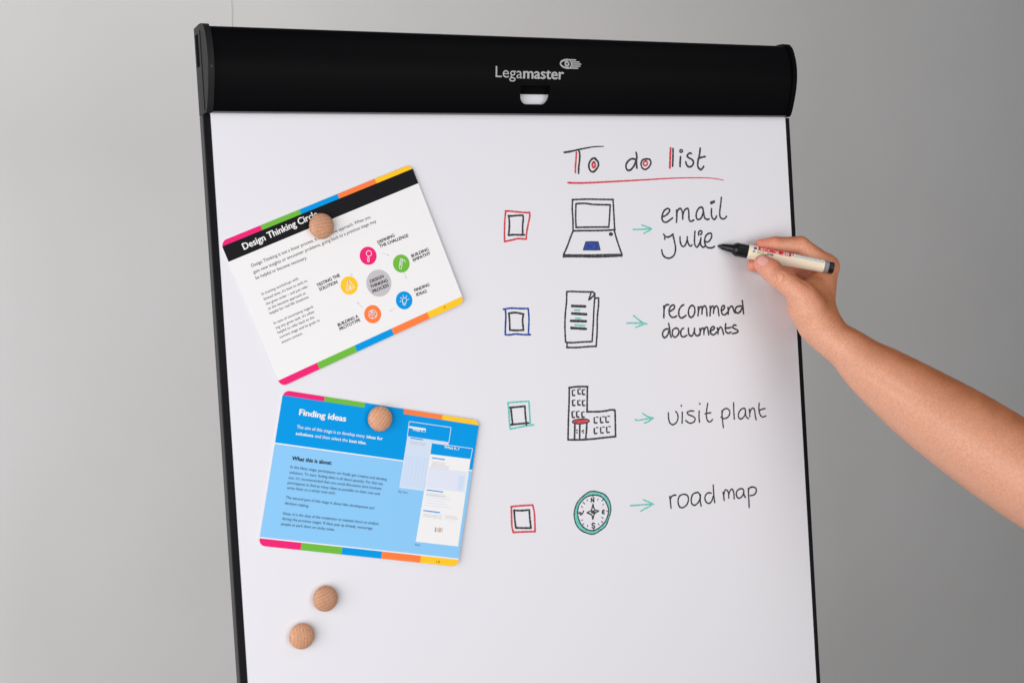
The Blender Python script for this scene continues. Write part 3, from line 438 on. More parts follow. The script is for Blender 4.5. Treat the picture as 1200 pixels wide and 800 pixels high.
def autosmooth(o, deg=35):
    me = o.data; me.polygons.foreach_set('use_smooth', [True]*len(me.polygons))
    bm = bmesh.new(); bm.from_mesh(me)
    for e in bm.edges:
        if len(e.link_faces) == 2 and e.calc_face_angle(0) > math.radians(deg): e.smooth = False
    bm.to_mesh(me); bm.free()
outer = smooth_prof(PROF)
inner = [(max(2.0, min(77.6, 40.5+(h-40.5)*0.95)), d+2.2 if d < 10 else d) for h, d in outer]
shell = outer + inner[::-1]
bar = extrude(shell, 0.5, 661.5, FC, 'top_bar', M_header)
# real slot through the bar: cut with a rounded prism
sl = LOGO['slot']; sx0 = (sl[0][0]+sl[3][0])/2-1; sx0, sx1 = 318.4, 352.0; st, sb = 27.6, 9.4
bm = bmesh.new(); pts = []
pts += [(sx0, st), (sx1, st)]
for k in range(7):
    a = pi/2*k/6; pts.append((sx1-8+8*cos(a), sb+9-9*sin(a)))
for k in range(7):
    a = pi/2+pi/2*k/6; pts.append((sx0+8+8*cos(a), sb+9-9*sin(a)))
A = [bm.verts.new(mmv(x, -40, h)) for x, h in pts]; B = [bm.verts.new(mmv(x, 0.0, h)) for x, h in pts]
for i in range(len(pts)): bm.faces.new((A[i], A[(i+1) % len(pts)], B[(i+1) % len(pts)], B[i]))
bm.faces.new(A[::-1]); bm.faces.new(B)
cut = bm_obj('cutter', bm, M_header, None); cut.matrix_world = BOARD
md = bar.modifiers.new('slot', 'BOOLEAN'); md.operation = 'DIFFERENCE'; md.object = cut; md.solver = 'EXACT'
bpy.context.view_layer.update()
me2 = bpy.data.meshes.new_from_object(bar.evaluated_get(bpy.context.evaluated_depsgraph_get()))
bar.modifiers.clear(); bar.data = me2; bpy.data.objects.remove(cut)
autosmooth(bar, 30)
bm_obj('slot_shade_strip', box_geo(*[q/1000 for q in (5, 658, -7.5, -5.4, 20.2, 60)], 0.0005), M_dark, FC)  # dark strip standing in for the shade in the slot's upper part
# thin lip in lighter grey, standing in for the lower edge's highlight
for nm, (d0, d1, h0, h1) in {'lower_lip': (-5.6, -2, -0.9, 0.5)}.items():
    bm_obj('highlight_lip', box_geo(*[q/1000 for q in (1, 661, d0, d1, h0, h1)], 0.0004), M_lip, FC)
def capprof(g):
    P = [(-0.8, 22), (-0.8, -5.5), (5, -9.5), (14, -13.6), (25, -17.8), (37, -21), (48, -22), (59, -21.2), (68, -19), (75, -16), (79, -12.5), (81.3, -6), (82, 2), (82, 22)]
    return smooth_prof(P)
for x0, x1 in ((-5.4, 0.5), (661.5, 667.2)):
    c_ = extrude(capprof(0), x0, x1, FC, 'end_cap', M_cap if x0 < 0 else M_header, 1.2); autosmooth(c_, 40)
    if x0 < 0:
        bm_obj('cap_slot', box_geo(*[q/1000 for q in (-5.8, -4.9, 8, 16, 44, 74)], 0.0003), M_dark, c_)
        bm_obj('cap_groove', box_geo(*[q/1000 for q in (-5.8, -4.9, -1, 0.0, 2, 76)], 0.0002), M_dark, c_)
        bm_obj('cap_screw', box_geo(*[q/1000 for q in (-3.5, -1.0, -22.4, -21.4, 38, 40.5)], 0.0003), M_rail, c_)
def rail(x0, x1, side):
    bm = box_geo(*[q/1000 for q in (x0, x1, 1.2, 18, -1010, -1.2)])
    for v_ in bm.verts:
        if side < 0 and v_.co.x < -0.004 and v_.co.y > 0.01: v_.co.x += 0.0018      # the side falls back slightly
    bmesh.ops.bevel(bm, geom=bm.edges[:], offset=0.0008, segments=2, profile=0.5, affect='EDGES')
    r_ = bm_obj('side_rail', bm, M_railb, FC); autosmooth(r_)
    if side < 0:
        for y0, y1, dx in ((4, 9.5, 0.55), (11, 17, 1.2)):
            bm_obj('rail_strip', box_geo(*[q/1000 for q in (x0+dx-0.6, x0+dx+0.6, y0, y1, -1009, -2)], 0.0003), M_rail, r_)
    return r_
rail(-7.0, -0.3, -1); rail(664.3, 671, 1)
bm_obj('backing_board', box_geo(*[q/1000 for q in (-0.2, 664.2, 3, 16, -1010, 79)], 0.001), M_board, FC)

# lettering on the bar, wrapped onto its curved front
OUTP = np.array(outer)
def bar_depth(h):
    hs = OUTP[1:-1, 0]; ds = OUTP[1:-1, 1]; return np.interp(h, hs, ds)
def text_mesh(s, bold=0.0, res=3):
    if bold > 0:       # heavier strokes: the same letters set three times, a hair apart
        V, F = text_mesh(s, 0.0, res); VV, FF = [], []
        for k, (dx, dy) in enumerate(((-bold, 0), (bold, 0), (0, bold*.6), (0, -bold*.6), (0, 0))):
            o_ = len(VV); VV += [(q[0]+dx, q[1]+dy, k) for q in V]; FF += [tuple(i+o_ for i in f) for f in F]
        return np.array(VV), FF
    cu = bpy.data.curves.new('t', 'FONT'); cu.body = s; cu.size = 1.0; cu.resolution_u = res; cu.fill_mode = 'FRONT'
    o = bpy.data.objects.new('t', cu); COL.objects.link(o)
    bpy.context.view_layer.update()
    me = bpy.data.meshes.new_from_object(o.evaluated_get(bpy.context.evaluated_depsgraph_get()))
    V = np.array([tuple(q.co) for q in me.vertices]); F = [tuple(p.vertices) for p in me.polygons]
    bpy.data.objects.remove(o); bpy.data.curves.remove(cu); bpy.data.meshes.remove(me)
    return V, F
CAPH = float(text_mesh('H')[0][:, 1].max())
def text_fit(s, a, b, cap_h, bold=0.0):
    """flat text from a to b (mm, y down), capitals cap_h mm high -> 2-D verts, faces"""
    V, F = text_mesh(s, bold)
    if bold > 0: V = V.copy()
    a, b = np.array(a, float), np.array(b, float); L = np.linalg.norm(b-a); d = (b-a)/L; up = np.array([d[1], -d[0]])
    x0, x1 = V[:, 0].min(), V[:, 0].max()
    X = (V[:, 0]-x0)/(x1-x0)*L; Y = V[:, 1]/CAPH*cap_h
    return np.c_[a+X[:, None]*d+Y[:, None]*up, V[:, 2]*0.012], F
def merge(parts):
    V, F = [], []
    for v, f in parts:
        o_ = len(V); V += [tuple(q) if len(q) == 3 else (q[0], q[1], 0.0) for q in v]; F += [tuple(i+o_ for i in q) for q in f]
    return V, F
def slice_rows(V, F, step):
    bm = bmesh.new(); vs = [bm.verts.new((q[0], q[1], q[2])) for q in V]
    for f in F:
        try: bm.faces.new([vs[i] for i in f])
        except ValueError: pass
    y = min(q[1] for q in V)+step
    while y < max(q[1] for q in V):
        bmesh.ops.bisect_plane(bm, geom=bm.verts[:]+bm.edges[:]+bm.faces[:], plane_co=(0, y, 0), plane_no=(0, 1, 0)); y += step
    bm.verts.index_update(); V = [tuple(q.co) for q in bm.verts]; F = [tuple(q.index for q in f.verts) for f in bm.faces]; bm.free()
    return V, F
def on_bar(V2): return [mmv(q[0], bar_depth(-q[1])-0.12-(q[2] if len(q) == 3 else 0), -q[1]) for q in V2]
ch = LOGO['cap'][1][1]-LOGO['cap'][0][1]
v1, f1 = text_fit('Lega', LOGO['lega'][0], LOGO['lega'][1], ch, 0.0)
v2, f2 = text_fit('master', LOGO['master'][0], LOGO['master'][1], ch, 0.025)
V, F = merge([(v1, f1), (v2, f2)])
V, F = slice_rows(V, F, 1.2)
mesh_obj('lettering', on_bar(V), F, M_logo, FC)
# emblem: an eye with five finger bars to its right
ex0, ex1 = LOGO['emb'][0][0], LOGO['emb'][1][0]; ey = (LOGO['emb'][0][1]+LOGO['emb'][1][1])/2; eh = 5.3
parts = []
def strip(P, Q): n = len(P); return [tuple(q) for q in P]+[tuple(q) for q in Q], [(i, i+1, n+i+1, n+i) for i in range(n-1)]
T = np.linspace(0, 1, 15)
ux = ex0+T*10.5; top = ey-eh*np.sqrt(np.clip(1-(1-T)**2, 0, 1)); tin = ey-np.where(T > .18, (eh-2.0)*np.sqrt(np.clip(1-((1-T)/.82)**2, 0, 1)), 0)
parts.append(strip(list(zip(ux, top)), list(zip(np.maximum(ux, ex0+1.6), tin))))
parts.append(strip(list(zip(ux, 2*ey-top)), list(zip(np.maximum(ux, ex0+1.6), 2*ey-tin))))
for k, (xe, hh) in enumerate(((19.5, 1.25), (23.5, 1.1), (25.2, 1.1), (24.0, 1.1), (21.5, 1.25))):
    yc = ey-eh+1.05+k*2.13; xs = 10.3 if k in (0, 4) else 14.2
    parts.append(([(ex0+xs, yc-hh*.58), (ex0+xe, yc-hh*.58), (ex0+xe+.6, yc), (ex0+xe, yc+hh*.58), (ex0+xs, yc+hh*.58)], [(0, 1, 2, 3, 4)]))
A_ = np.linspace(0, 2*pi, 25)
parts.append(strip([(ex0+8.6+2.9*cos(a), ey+3.0*sin(a)) for a in A_], [(ex0+8.6+1.1*cos(a), ey+1.1*sin(a)) for a in A_]))
B_ = np.linspace(-1.2, 1.2, 9)
parts.append(strip([(ex0+8.0+5.4*cos(a), ey+4.4*sin(a)) for a in B_], [(ex0+8.4+6.6*cos(a), ey+4.9*sin(a)) for a in B_]))
V, F = merge(parts); V, F = slice_rows(V, F, 1.2); mesh_obj('emblem', on_bar(V), F, M_logo, FC)

# ------------------------------------------------------------------ paper pad with the marker drawings
PP = thing('paper_pad', 'large white paper pad with a hand drawn to do list', 'paper pad', BOARD)
nx, ny = 40, 60; V = []; F = []
def pad_y(x, z):       # the top sheet is not perfectly flat
    return 0.25*sin(x*7.1+z*3)*sin(z*5.3+0.7)*0.001
for j in range(ny+1):
    for i in range(nx+1):
        x = .664*i/nx; z = .070-1.06*j/ny; V.append((x, pad_y(x, z), z))
for j in range(ny):
    for i in range(nx): a = j*(nx+1)+i; F.append((a, a+nx+1, a+nx+2, a+1))
n0 = len(V); V += [(q[0], .0026, q[2]) for q in V[:n0]]; F += [tuple(n0+i for i in q[::-1]) for q in F[:nx*ny]]
def side(ids):
    for a, b in zip(ids[:-1], ids[1:]): F.append((a, b, n0+b, n0+a))
side([j*(nx+1) for j in range(ny+1)]); side([j*(nx+1)+nx for j in range(ny, -1, -1)]); side([ny*(nx+1)+i for i in range(nx+1)]); side(list(range(nx, -1, -1)))
sheet = mesh_obj('sheet', V, F, M_paper, PP, True); autosmooth(sheet)
bm_obj('slot_brightener', box_geo(*[q/1000 for q in (3, 661, -5.2, -0.5, 6, 20.6)], 0.0003), M_paper, PP)  # paper block added close behind the slot so it looks brighter
rnd = random.Random(4)
def on_pad(V2, lift): return [(q[0]/1000, pad_y(q[0]/1000, -q[1]/1000)-lift/1000, -q[1]/1000) for q in V2]
def poly_center(P): return tuple(np.mean(np.array(P), axis=0))
PLABEL = {'underline': 'long thin red underline', 'laptop_drawing': 'laptop drawing with blue touchpad', 'document_drawing': 'drawing of two stacked sheets', 'building_drawing': 'building drawing with red canopy', 'compass_drawing': 'compass drawing with teal ring',
          'checkbox_drawing.0': 'red checkbox beside laptop', 'checkbox_drawing.1': 'blue checkbox', 'checkbox_drawing.2': 'teal checkbox', 'checkbox_drawing.3': 'red checkbox beside compass'}
for nm, strokes in DRAW.items():
    by = {}
    for si, (ink, kind, wd, pts) in enumerate(strokes):
        lift = 0.10+0.012*(si % 9)
        if kind == 'fill':
            c_ = poly_center(pts); v = [c_]+pts; f = [(0, i+1, (i+1) % len(pts)+1) for i in range(len(pts))]; lift = 0.07
        elif kind == 'ring':
            o_, i_ = catmull(wd, 0.8), catmull(pts, 0.8)
            n = 96; R1 = [o_[int(k*(len(o_)-1)/n)] for k in range(n+1)]; R2 = [i_[int(k*(len(i_)-1)/n)] for k in range(n+1)]
            v, f = strip(R1, R2); lift = 0.07
        else:
            v, f, _ = ribbon(pts, wd*(0.97+0.06*rnd.random()), 0.7, kind in ('thin', 'fade'), 0.07, rnd)
        if not v: continue
        by.setdefault(ink, []).append((on_pad(v, lift), f))
    base = nm.split('.')[0]; lab = PLABEL.get(nm) or ('handwritten word '+nm.split('.')[1] if base == 'word' else None)
    if base == 'word': base = 'handwritten_word'
    # the biggest ink is the part; other inks are its sub-parts
    inks = sorted(by, key=lambda k: -sum(len(q[1]) for q in by[k]))
    top = None
    for ink in inks:
        V, F = merge(by[ink])
        if top is None:
            top = mesh_obj(base, V, F, INK[ink], PP)
            if lab: top['label'] = lab
        else: mesh_obj({'red': 'red_marker_lines', 'blue': 'blue_marker_lines', 'teal': 'teal_marker_lines', 'black': 'black_marker_lines'}[ink], V, F, INK[ink], top)

# ------------------------------------------------------------------ printed cards
CW, CH, CR = 210.0, 148.0, 6.5
RR = []
for cx, cy, a0 in ((CW-CR, CR, -pi/2), (CW-CR, CH-CR, 0), (CR, CH-CR, pi/2), (CR, CR, pi)):
    for k in range(9): a = a0+pi/2*k/8; RR.append((cx+CR*cos(a), cy+CR*sin(a)))
def clip(poly, x0, y0, x1, y1):
    for ax, val, sg in ((0, x0, 1), (0, x1, -1), (1, y0, 1), (1, y1, -1)):
        out = []
        for i in range(len(poly)):
            p, q = poly[i-1], poly[i]; dp, dq = sg*(p[ax]-val), sg*(q[ax]-val)
            if (dp < 0) != (dq < 0):
                t = dp/(dp-dq); out.append((p[0]+t*(q[0]-p[0]), p[1]+t*(q[1]-p[1])))
            if dq >= 0: out.append(q)
        poly = out
        if len(poly) < 3: return []
    return poly
def region(x0, y0, x1, y1, step=7.0, outline=RR):
    V, F = [], []; nx = max(1, math.ceil((x1-x0)/step)); ny = max(1, math.ceil((y1-y0)/step))
    for i in range(nx):
        for j in range(ny):
            P = clip(outline, x0+(x1-x0)*i/nx, y0+(y1-y0)*j/ny, x0+(x1-x0)*(i+1)/nx, y0+(y1-y0)*(j+1)/ny)
            if P: b = len(V); V += P; F.append(tuple(range(b, b+len(P))))
    return V, F
def quadreg(q, n=8, m_=8):
    """bilinear patch over four corners (tl, tr, br, bl)"""
    q = [np.array(p, float) for p in q]; V = []; F = []
    for j in range(m_+1):
        for i in range(n+1):
            s, t = i/n, j/m_; V.append(tuple((q[0]*(1-s)+q[1]*s)*(1-t)+(q[3]*(1-s)+q[2]*s)*t))
    for j in range(m_):
        for i in range(n): a = j*(n+1)+i; F.append((a, a+1, a+n+2, a+n+1))
    return V, F
def disc(c, r, n=40): return [(c[0]+r*cos(2*pi*k/n), c[1]+r*sin(2*pi*k/n)) for k in range(n)], [tuple(range(n))]
class Card:
    def __init__(self, label, x, y, ang, lift):
        self.lift = lift; self.k = 0
        M = BOARD @ Matrix.Translation((x/1000, 0, -y/1000)) @ Matrix.Rotation(ang, 4, 'Y')
        self.t = thing('information_card', label, 'printed card', M, 'printed cards on the flip chart')
    def co(self, V2, h): return [((q[0]-0.75*(self.lift(q[0], q[1])-0.2))/1000, -(self.lift(q[0], q[1])+0.45+h+(q[2] if len(q) == 3 else 0))/1000, -q[1]/1000) for q in V2]
    def add(self, name, V2, F, material, h, parent=None, label=None):
        self.k += 1
        o = mesh_obj(name, self.co(V2, h), F, material, parent or self.t)
        if label: o['label'] = label
        return o
    def sheet(self, material):
        V, F = region(0, 0, CW, CH); bm = bmesh.new()
        A = self.co(V, 0); B = self.co(V, -0.4)
        va = [bm.verts.new(q) for q in A]; vb = [bm.verts.new(q) for q in B]
        for f in F: bm.faces.new([va[i] for i in f]); bm.faces.new([vb[i] for i in f][::-1])
        ra = [bm.verts.new(q) for q in self.co(RR, 0)]; rb = [bm.verts.new(q) for q in self.co(RR, -0.4)]
        D_ = []
        for i in range(len(RR)):   # rim, subdivided along the long sides
            p, q = np.array(RR[i-1]), np.array(RR[i]); n = max(1, int(np.linalg.norm(q-p)/7))
            for k in range(n): D_.append(tuple(p+(q-p)*k/n))
        e1 = [bm.verts.new(q) for q in self.co(D_, 0)]; e2 = [bm.verts.new(q) for q in self.co(D_, -0.4)]
        for i in range(len(D_)): bm.faces.new((e1[i-1], e2[i-1], e2[i], e1[i]))
        bmesh.ops.remove_doubles(bm, verts=bm.verts[:], dist=1e-6)
        return bm_obj('sheet', bm, material, self.t)
    def stripes(self, y0, y1, cols, xs, h=0.06):
        for k, c in enumerate(cols):
            if c: V, F = region(xs[k], y0, xs[k+1], y1); self.add('border_stripe', V, F, PM[c], h, None, c+' border stripe')
    def lettering(self, name, items, material, h=0.12, parent=None):
        V, F = merge([text_fit(s, a, b, ch_, bold) for (_, s, a, b, ch_, bold) in items])
        return self.add(name, V, F, material, h, parent)
    def lines(self, name, polys, wd, material, h, parent=None):
        P = []
        for q in polys: v, f, _ = ribbon(q, wd, 0.5, ends=len(q) > 0); P.append((v, f))
        V, F = merge(P); return self.add(name, V, F, material, h, parent)
XS = [0, 42, 84, 126, 168, 210]
ALLC = ['pink', 'green', 'blue', 'orange', 'yellow']

# white card
def lift1(x, y): return 0.2+4.2*(x/210)**2*(0.35+0.65*y/148)+1.0*((y/148)**2)*(1-x/210)
c = Card('white tilted card headed Design Thinking Circle in a black band, above the blue card', 0.585, 120.11, -0.3429, lift1)
c.sheet(PM['white'])
c.stripes(0, 4.8, ALLC, XS); c.stripes(141.2, 148, ALLC, XS)
V, F = region(0, 4.8, CW, 20.2); c.add('header_band', V, F, PM['black'], 0.06)
tx = lambda D_, g: [q for q in D_['text'] if q[0] == g]
c.lettering('title_lettering', tx(CARD_WHITE, 'title'), PM['white'])
c.lettering('intro_lettering', tx(CARD_WHITE, 'body'), PM['text'], 0.05); c.lettering('column_lettering', tx(CARD_WHITE, 'column'), PM['text'], 0.05)
ci = CARD_WHITE['circ']
V, F = disc(ci['grey'], 13.2, 56); c.add('centre_disc', V, F, PM['grey'], 0.05)
lb_ = tx(CARD_WHITE, 'labels')
for k in range(0, 10, 2): c.lettering('caption_lettering', lb_[k:k+2], PM['black'], 0.13)
c.lettering('centre_lettering', lb_[10:], PM['black'], 0.13)
c.lettering('page_number', tx(CARD_WHITE, 'page'), PM['black'], 0.14)
def circ(x, y, r, n=14, a0=0, a1=2*pi): return [(x+r*cos(a), y+r*sin(a)) for a in np.linspace(a0, a1, n)]
ICON = {'pink': [circ(1.6, -1.8, 2.7), [(-.2, .4), (-1, 1.8)], [(-1, 1.6), (-2.6, 4.6), (-1.6, 5.4), (.1, 2.2), (-1, 1.6)]],
        'green': [[(-3.2, 4.6), (-3.4, 2.2), (.2, -3.6), (1.2, -4.6), (2.6, -3.8), (2.2, -2.6), (-1.2, 3.4), (-3.2, 4.6)], [(.2, -3.6), (2.2, -2.6)], [(-.6, -1.2), (1.0, 0)], [(2.4, -1.6), (4.0, -2.4), (4.6, .6)], [(-1.6, 1.4), (.2, -1.8)]],
        'blue': [[(-.8, 4.6), (-2.6, 3.6), (-2.2, 1.4), (-1.6, -1.2), (.4, -2.4), (2.4, -1.2), (2.6, .8), (1.2, 2.2), (-.8, 4.6)], [(-2.1, 2.4), (0, 3.2)], [(.6, -3.6), (.8, -5.0)], [(3.2, -2.2), (4.4, -3.2)], [(3.9, .6), (5.2, .8)], [(-1.8, -2.8), (-2.6, -3.9)], [(-3.2, -.4), (-4.6, -.8)]],
        'orange': [circ(0, 0, 4.3, 16), circ(0, 0, 1.2, 9), [(0, -4.3), (0, -1.2)], [(-4, -1.4), (-1.1, -.4)], [(4, -1.4), (1.1, -.4)], [(-2.5, 3.4), (-.7, 1)], [(2.5, 3.4), (.7, 1)], circ(-2.2, -2, 1.6, 9), circ(2.2, -2, 1.6, 9), circ(0, 2.8, 1.6, 9)],
        'yellow': [[(.8, -5), (-4.2, 3.4), (-1.0, 2.6), (.8, -5)], [(.8, -5), (4.2, 3.2), (1.2, 2.8), (.8, -5)], [(-1.0, 2.6), (0, 4.8), (1.2, 2.8)], [(.8, -5), (0, 4.8)]]}
M_icon = PM['white']
for n_, q in ci.items():
    if n_ == 'grey': continue
    V, F = disc(q, 8.9); d_ = c.add('icon_disc', V, F, PM[n_], 0.06, None, n_+' icon disc')
    c.lines('icon_symbol', [[(q[0]+x, q[1]+y) for x, y in s] for s in ICON[n_]], 0.62, M_icon, 0.13, d_)
G = np.array(ci['grey'])
for a in (-1.32, -.45+.16, .62, 1.95, 3.2, 4.1)[:0]: pass
arcs = []
for a in (-0.92, 0.10, 1.45, 2.72, 3.72):
    arcs.append([tuple(G+29.5*np.array([cos(t), sin(t)])) for t in np.linspace(a-.12, a+.12, 5)])
    e = G+29.5*np.array([cos(a+.12), sin(a+.12)]); t_ = np.array([-sin(a+.12), cos(a+.12)]); n_ = np.array([cos(a+.12), sin(a+.12)])
    arcs.append([tuple(e-1.2*t_+1.0*n_), tuple(e), tuple(e-1.2*t_-1.0*n_)])
for k in range(0, len(arcs), 2): c.lines('cycle_arrow', arcs[k:k+2], 0.32, PM['lightgrey'], 0.05)

# blue card
def lift2(x, y): return 0.2+2.6*(x/210)**2+1.6*(y/148)**2*(0.4+0.6*x/210)
c = Card('light blue card headed Finding ideas, below the white tilted card', 52.12, 262.74, 0.2307, lift2)
c.sheet(PM['white'])
V, F = region(0, 0.0, CW, 50.2); c.add('header_panel', V, F, PM['blue'], 0.04)
V, F = region(0, 51.4, CW, 139.8); c.add('lower_panel', V, F, PM['paleblue'], 0.04)
c.stripes(0, 4.8, ['pink', 'green', None, 'orange', 'yellow'], XS, 0.08); c.stripes(141.0, 148, ALLC, XS, 0.08)
c.lettering('title_lettering', tx(CARD_BLUE, 'title'), PM['white'])
c.lettering('intro_lettering', tx(CARD_BLUE, 'intro'), PM['white'])
c.lettering('heading_lettering', tx(CARD_BLUE, 'heading'), PM['black'])
bt = tx(CARD_BLUE, 'body')
for k0, k1_ in ((0, 5), (5, 7), (7, 10)): c.lettering('body_lettering', bt[k0:k1_], PM['bluetext'])
c.lettering('picture_caption', bt[10:11], PM['bluetext']); c.lettering('picture_caption', bt[11:], PM['bluetext'])
c.lettering('page_number', tx(CARD_BLUE, 'page'), PM['black'], 0.14)
ch_ = CARD_BLUE['chart']; ro = CARD_BLUE['roll']
# picture of a flip chart sheet with a grid
V, F = quadreg([ch_[3], ch_[2], (ch_[2][0], ch_[2][1]+5), (ch_[3][0], ch_[3][1]+5)], 8, 2); pg = c.add('sheet_picture', V, F, PM['ice'], 0.07)
V, F = quadreg([(ch_[3][0], ch_[3][1]+4.9), (ro[3][0]+1, ch_[3][1]+4.9), ch_[5], ch_[4]], 6, 10); c.add('page_area', V, F, PM['ice'], 0.073, pg)
L_ = [[ch_[3], ch_[0], ch_[1], ch_[2]]]
c.lines('picture_outline', [[ch_[3], ch_[0]], [ch_[0], ch_[1]], [ch_[1], ch_[2]]], 0.55, PM['white'], 0.10, pg)
gx0, gx1, gy0, gy1 = ch_[3][0]+2.5, ro[3][0]-1, ch_[3][1]+19, ch_[4][1]-3
gl = [[(x, gy0), (x, gy1)] for x in np.linspace(gx0, gx1, 7)]+[[(gx0, y), (gx1, y)] for y in np.linspace(gy0, gy1, 13)]
M_grid = mat('print_grid', srgb(176, 204, 240), 0.45)
c.lines('grid_lines', gl, 0.28, M_grid, 0.09, pg)
tg = CARD_BLUE['tag']; V, F = quadreg([tg[0], (tg[1][0], tg[0][1]), (tg[1][0], tg[0][1]+1.9), (tg[0][0], tg[0][1]+1.9)], 2, 1); c.add('white_tag', V, F, PM['white'], 0.11, pg)
# picture of a roll sheet
V, F = quadreg([ro[0], ro[1], ro[2], ro[3]], 8, 3); pr = c.add('roll_picture', V, F, PM['blue'], 0.10)
V, F = quadreg([ro[3], ro[2], ro[5], ro[4]], 8, 12); c.add('page_area', V, F, PM['white'], 0.11, pr)
c.lines('picture_outline', [[ro[3], ro[0]], [ro[0], ro[1]], [ro[1], ro[2]]], 0.55, PM['white'], 0.13, pr)
def on_page(s, t_):
    q = [np.array(ro[k]) for k in (3, 2, 5, 4)]; return tuple((q[0]*(1-s)+q[1]*s)*(1-t_)+(q[3]*(1-s)+q[2]*s)*t_)
M_pale = mat('print_pale_lilac', srgb(222, 226, 242), 0.5, 0.06)
V, F = quadreg([on_page(.02, .15), on_page(.97, .15), on_page(.97, .385), on_page(.02, .385)], 4, 4); c.add('pale_panel', V, F, M_pale, 0.125, pr)
V, F = quadreg([on_page(.78, .20), on_page(.92, .20), on_page(.92, .37), on_page(.78, .37)], 2, 4); c.add('pale_column', V, F, PM['ice'], 0.14, pr)
c.lines('faint_lines', [[on_page(.06, .43+.03*k), on_page(.55+.06*(k % 3), .43+.03*k)] for k in range(1, 6)]+[[on_page(.80, .215+.03*k), on_page(.90, .215+.03*k)] for k in range(5)], 0.28, M_grid, 0.155, pr)
for ink, a, b in CARD_BLUE['sn']:
    a, b = np.array(a), np.array(b)
    if ink == 'blue': polys, wd = [[tuple(a), (b[0], a[1])]], 1.1
    else:
        n = 3; polys, wd = [], 0.35
        for k in range(n):
            y = a[1]+k*1.25; xx = a[0]; rr = random.Random(k+int(a[0]*7))
            while xx < b[0]-2: l_ = 1.2+2.6*rr.random(); polys.append([(xx, y), (min(xx+l_, b[0]), y)]); xx += l_+.6
    c.lines('small_print', polys, wd, PM['blue'] if ink == 'blue' else PM['lightgrey'], 0.15, pr)
dx, dy = CARD_BLUE['doodle']
dl = {'text': [], 'orange': [], 'green': [], 'lightgrey': []}
rr = random.Random(8)
for k in range(9):
    x = dx-4+k*1.0; dl[['text', 'text', 'lightgrey', 'green', 'orange'][k % 5]].append([(x, dy-2.6+rr.random()*1.2), (x+.5*rr.random(), dy+2.4-rr.random()*1.5)])
for k_, q in dl.items(): c.lines('figure_sketch', q, 0.45, PM[k_], 0.15, pr)
rl = [[(ro[3][0]+6+3*i, ro[3][1]+57+5*j+.2*i), (ro[3][0]+8+3*i, ro[3][1]+56.6+5*j+.2*i)] for i in range(11) for j in range(2) if rr.random() < .7]
c.lines('faint_marks', rl, 0.3, M_grid, 0.15, pr)
c.lettering('picture_title', tx(CARD_BLUE, 'preview')[:1], PM['white'], 0.16, pg); c.lettering('picture_title', tx(CARD_BLUE, 'preview')[1:], PM['white'], 0.16, pr)

# ------------------------------------------------------------------ wooden magnets
def wood(name, seed, rot):
    fv = (0.97, 1.03, 0.95, 1.0)[seed-1]
    x = mat(name, (0.55, 0.30, 0.17), 0.5, 0.35); n, l, b = nodes(x)
    tc = n.new('ShaderNodeTexCoord'); mp = n.new('ShaderNodeMapping'); mp.inputs['Rotation'].default_value = (0.15, rot, 0); mp.inputs['Location'].default_value = (seed*.013, seed*.07, seed*.031)
    l.new(tc.outputs['Object'], mp.inputs['Vector'])
    wv = n.new('ShaderNodeTexWave'); wv.wave_type = 'BANDS'; wv.bands_direction = 'X'; wv.inputs['Scale'].default_value = 100; wv.inputs['Distortion'].default_value = 3.6; wv.inputs['Detail'].default_value = 3; wv.inputs['Detail Scale'].default_value = 0.6
    l.new(mp.outputs[0], wv.inputs['Vector'])
    m2 = n.new('ShaderNodeMapping'); m2.inputs['Scale'].default_value = (520, 520, 22); l.new(mp.outputs[0], m2.inputs['Vector'])
    ns = n.new('ShaderNodeTexNoise'); ns.inputs['Scale'].default_value = 1.0; ns.inputs['Detail'].default_value = 3; l.new(m2.outputs[0], ns.inputs['Vector'])
    ad = n.new('ShaderNodeMath'); ad.operation = 'MULTIPLY_ADD'; ad.inputs[1].default_value = 0.24; l.new(wv.outputs['Fac'], ad.inputs[0])
    ml = n.new('ShaderNodeMath'); ml.operation = 'MULTIPLY'; ml.inputs[1].default_value = 0.76; l.new(ns.outputs['Fac'], ml.inputs[0]); l.new(ml.outputs[0], ad.inputs[2])
    r = n.new('ShaderNodeValToRGB'); e = r.color_ramp.elements
    e[0].position = 0.25; e[0].color = (*srgb(*[q*fv for q in (174, 122, 92)]), 1); e[1].position = 0.8; e[1].color = (*srgb(*[q*fv for q in (212, 162, 130)]), 1)
    k = e.new(0.42); k.color = (*srgb(*[q*fv for q in (197, 144, 112)]), 1)
    l.new(ad.outputs[0], r.inputs[0]); l.new(r.outputs[0], b.inputs['Base Color'])
    bp = n.new('ShaderNodeBump'); bp.inputs['Strength'].default_value = 0.08; bp.inputs['Distance'].default_value = 0.0002; l.new(ad.outputs[0], bp.inputs['Height']); l.new(bp.outputs[0], b.inputs['Normal'])
    return x
MPROF = [(1.2, 8.5), (1.6, 10.9), (2.7, 12.1), (4.0, 12.45), (5.4, 12.3), (6.7, 11.6), (7.8, 10.4), (8.8, 8.7), (9.6, 6.6), (10.1, 4.2), (10.35, 1.5)]
MLAB = ['round wooden magnet on black band of white card', 'round wooden magnet at the top edge of the blue card', 'upper of the two loose wooden magnets below the blue card', 'lower of the two loose wooden magnets below the blue card']
M_steel = mat('magnet_disc', (0.35, 0.35, 0.36), 0.35, 0.5, 1.0)
c1l, c2l = lift1(115, 25)+.7, lift2(98, 10)+.7
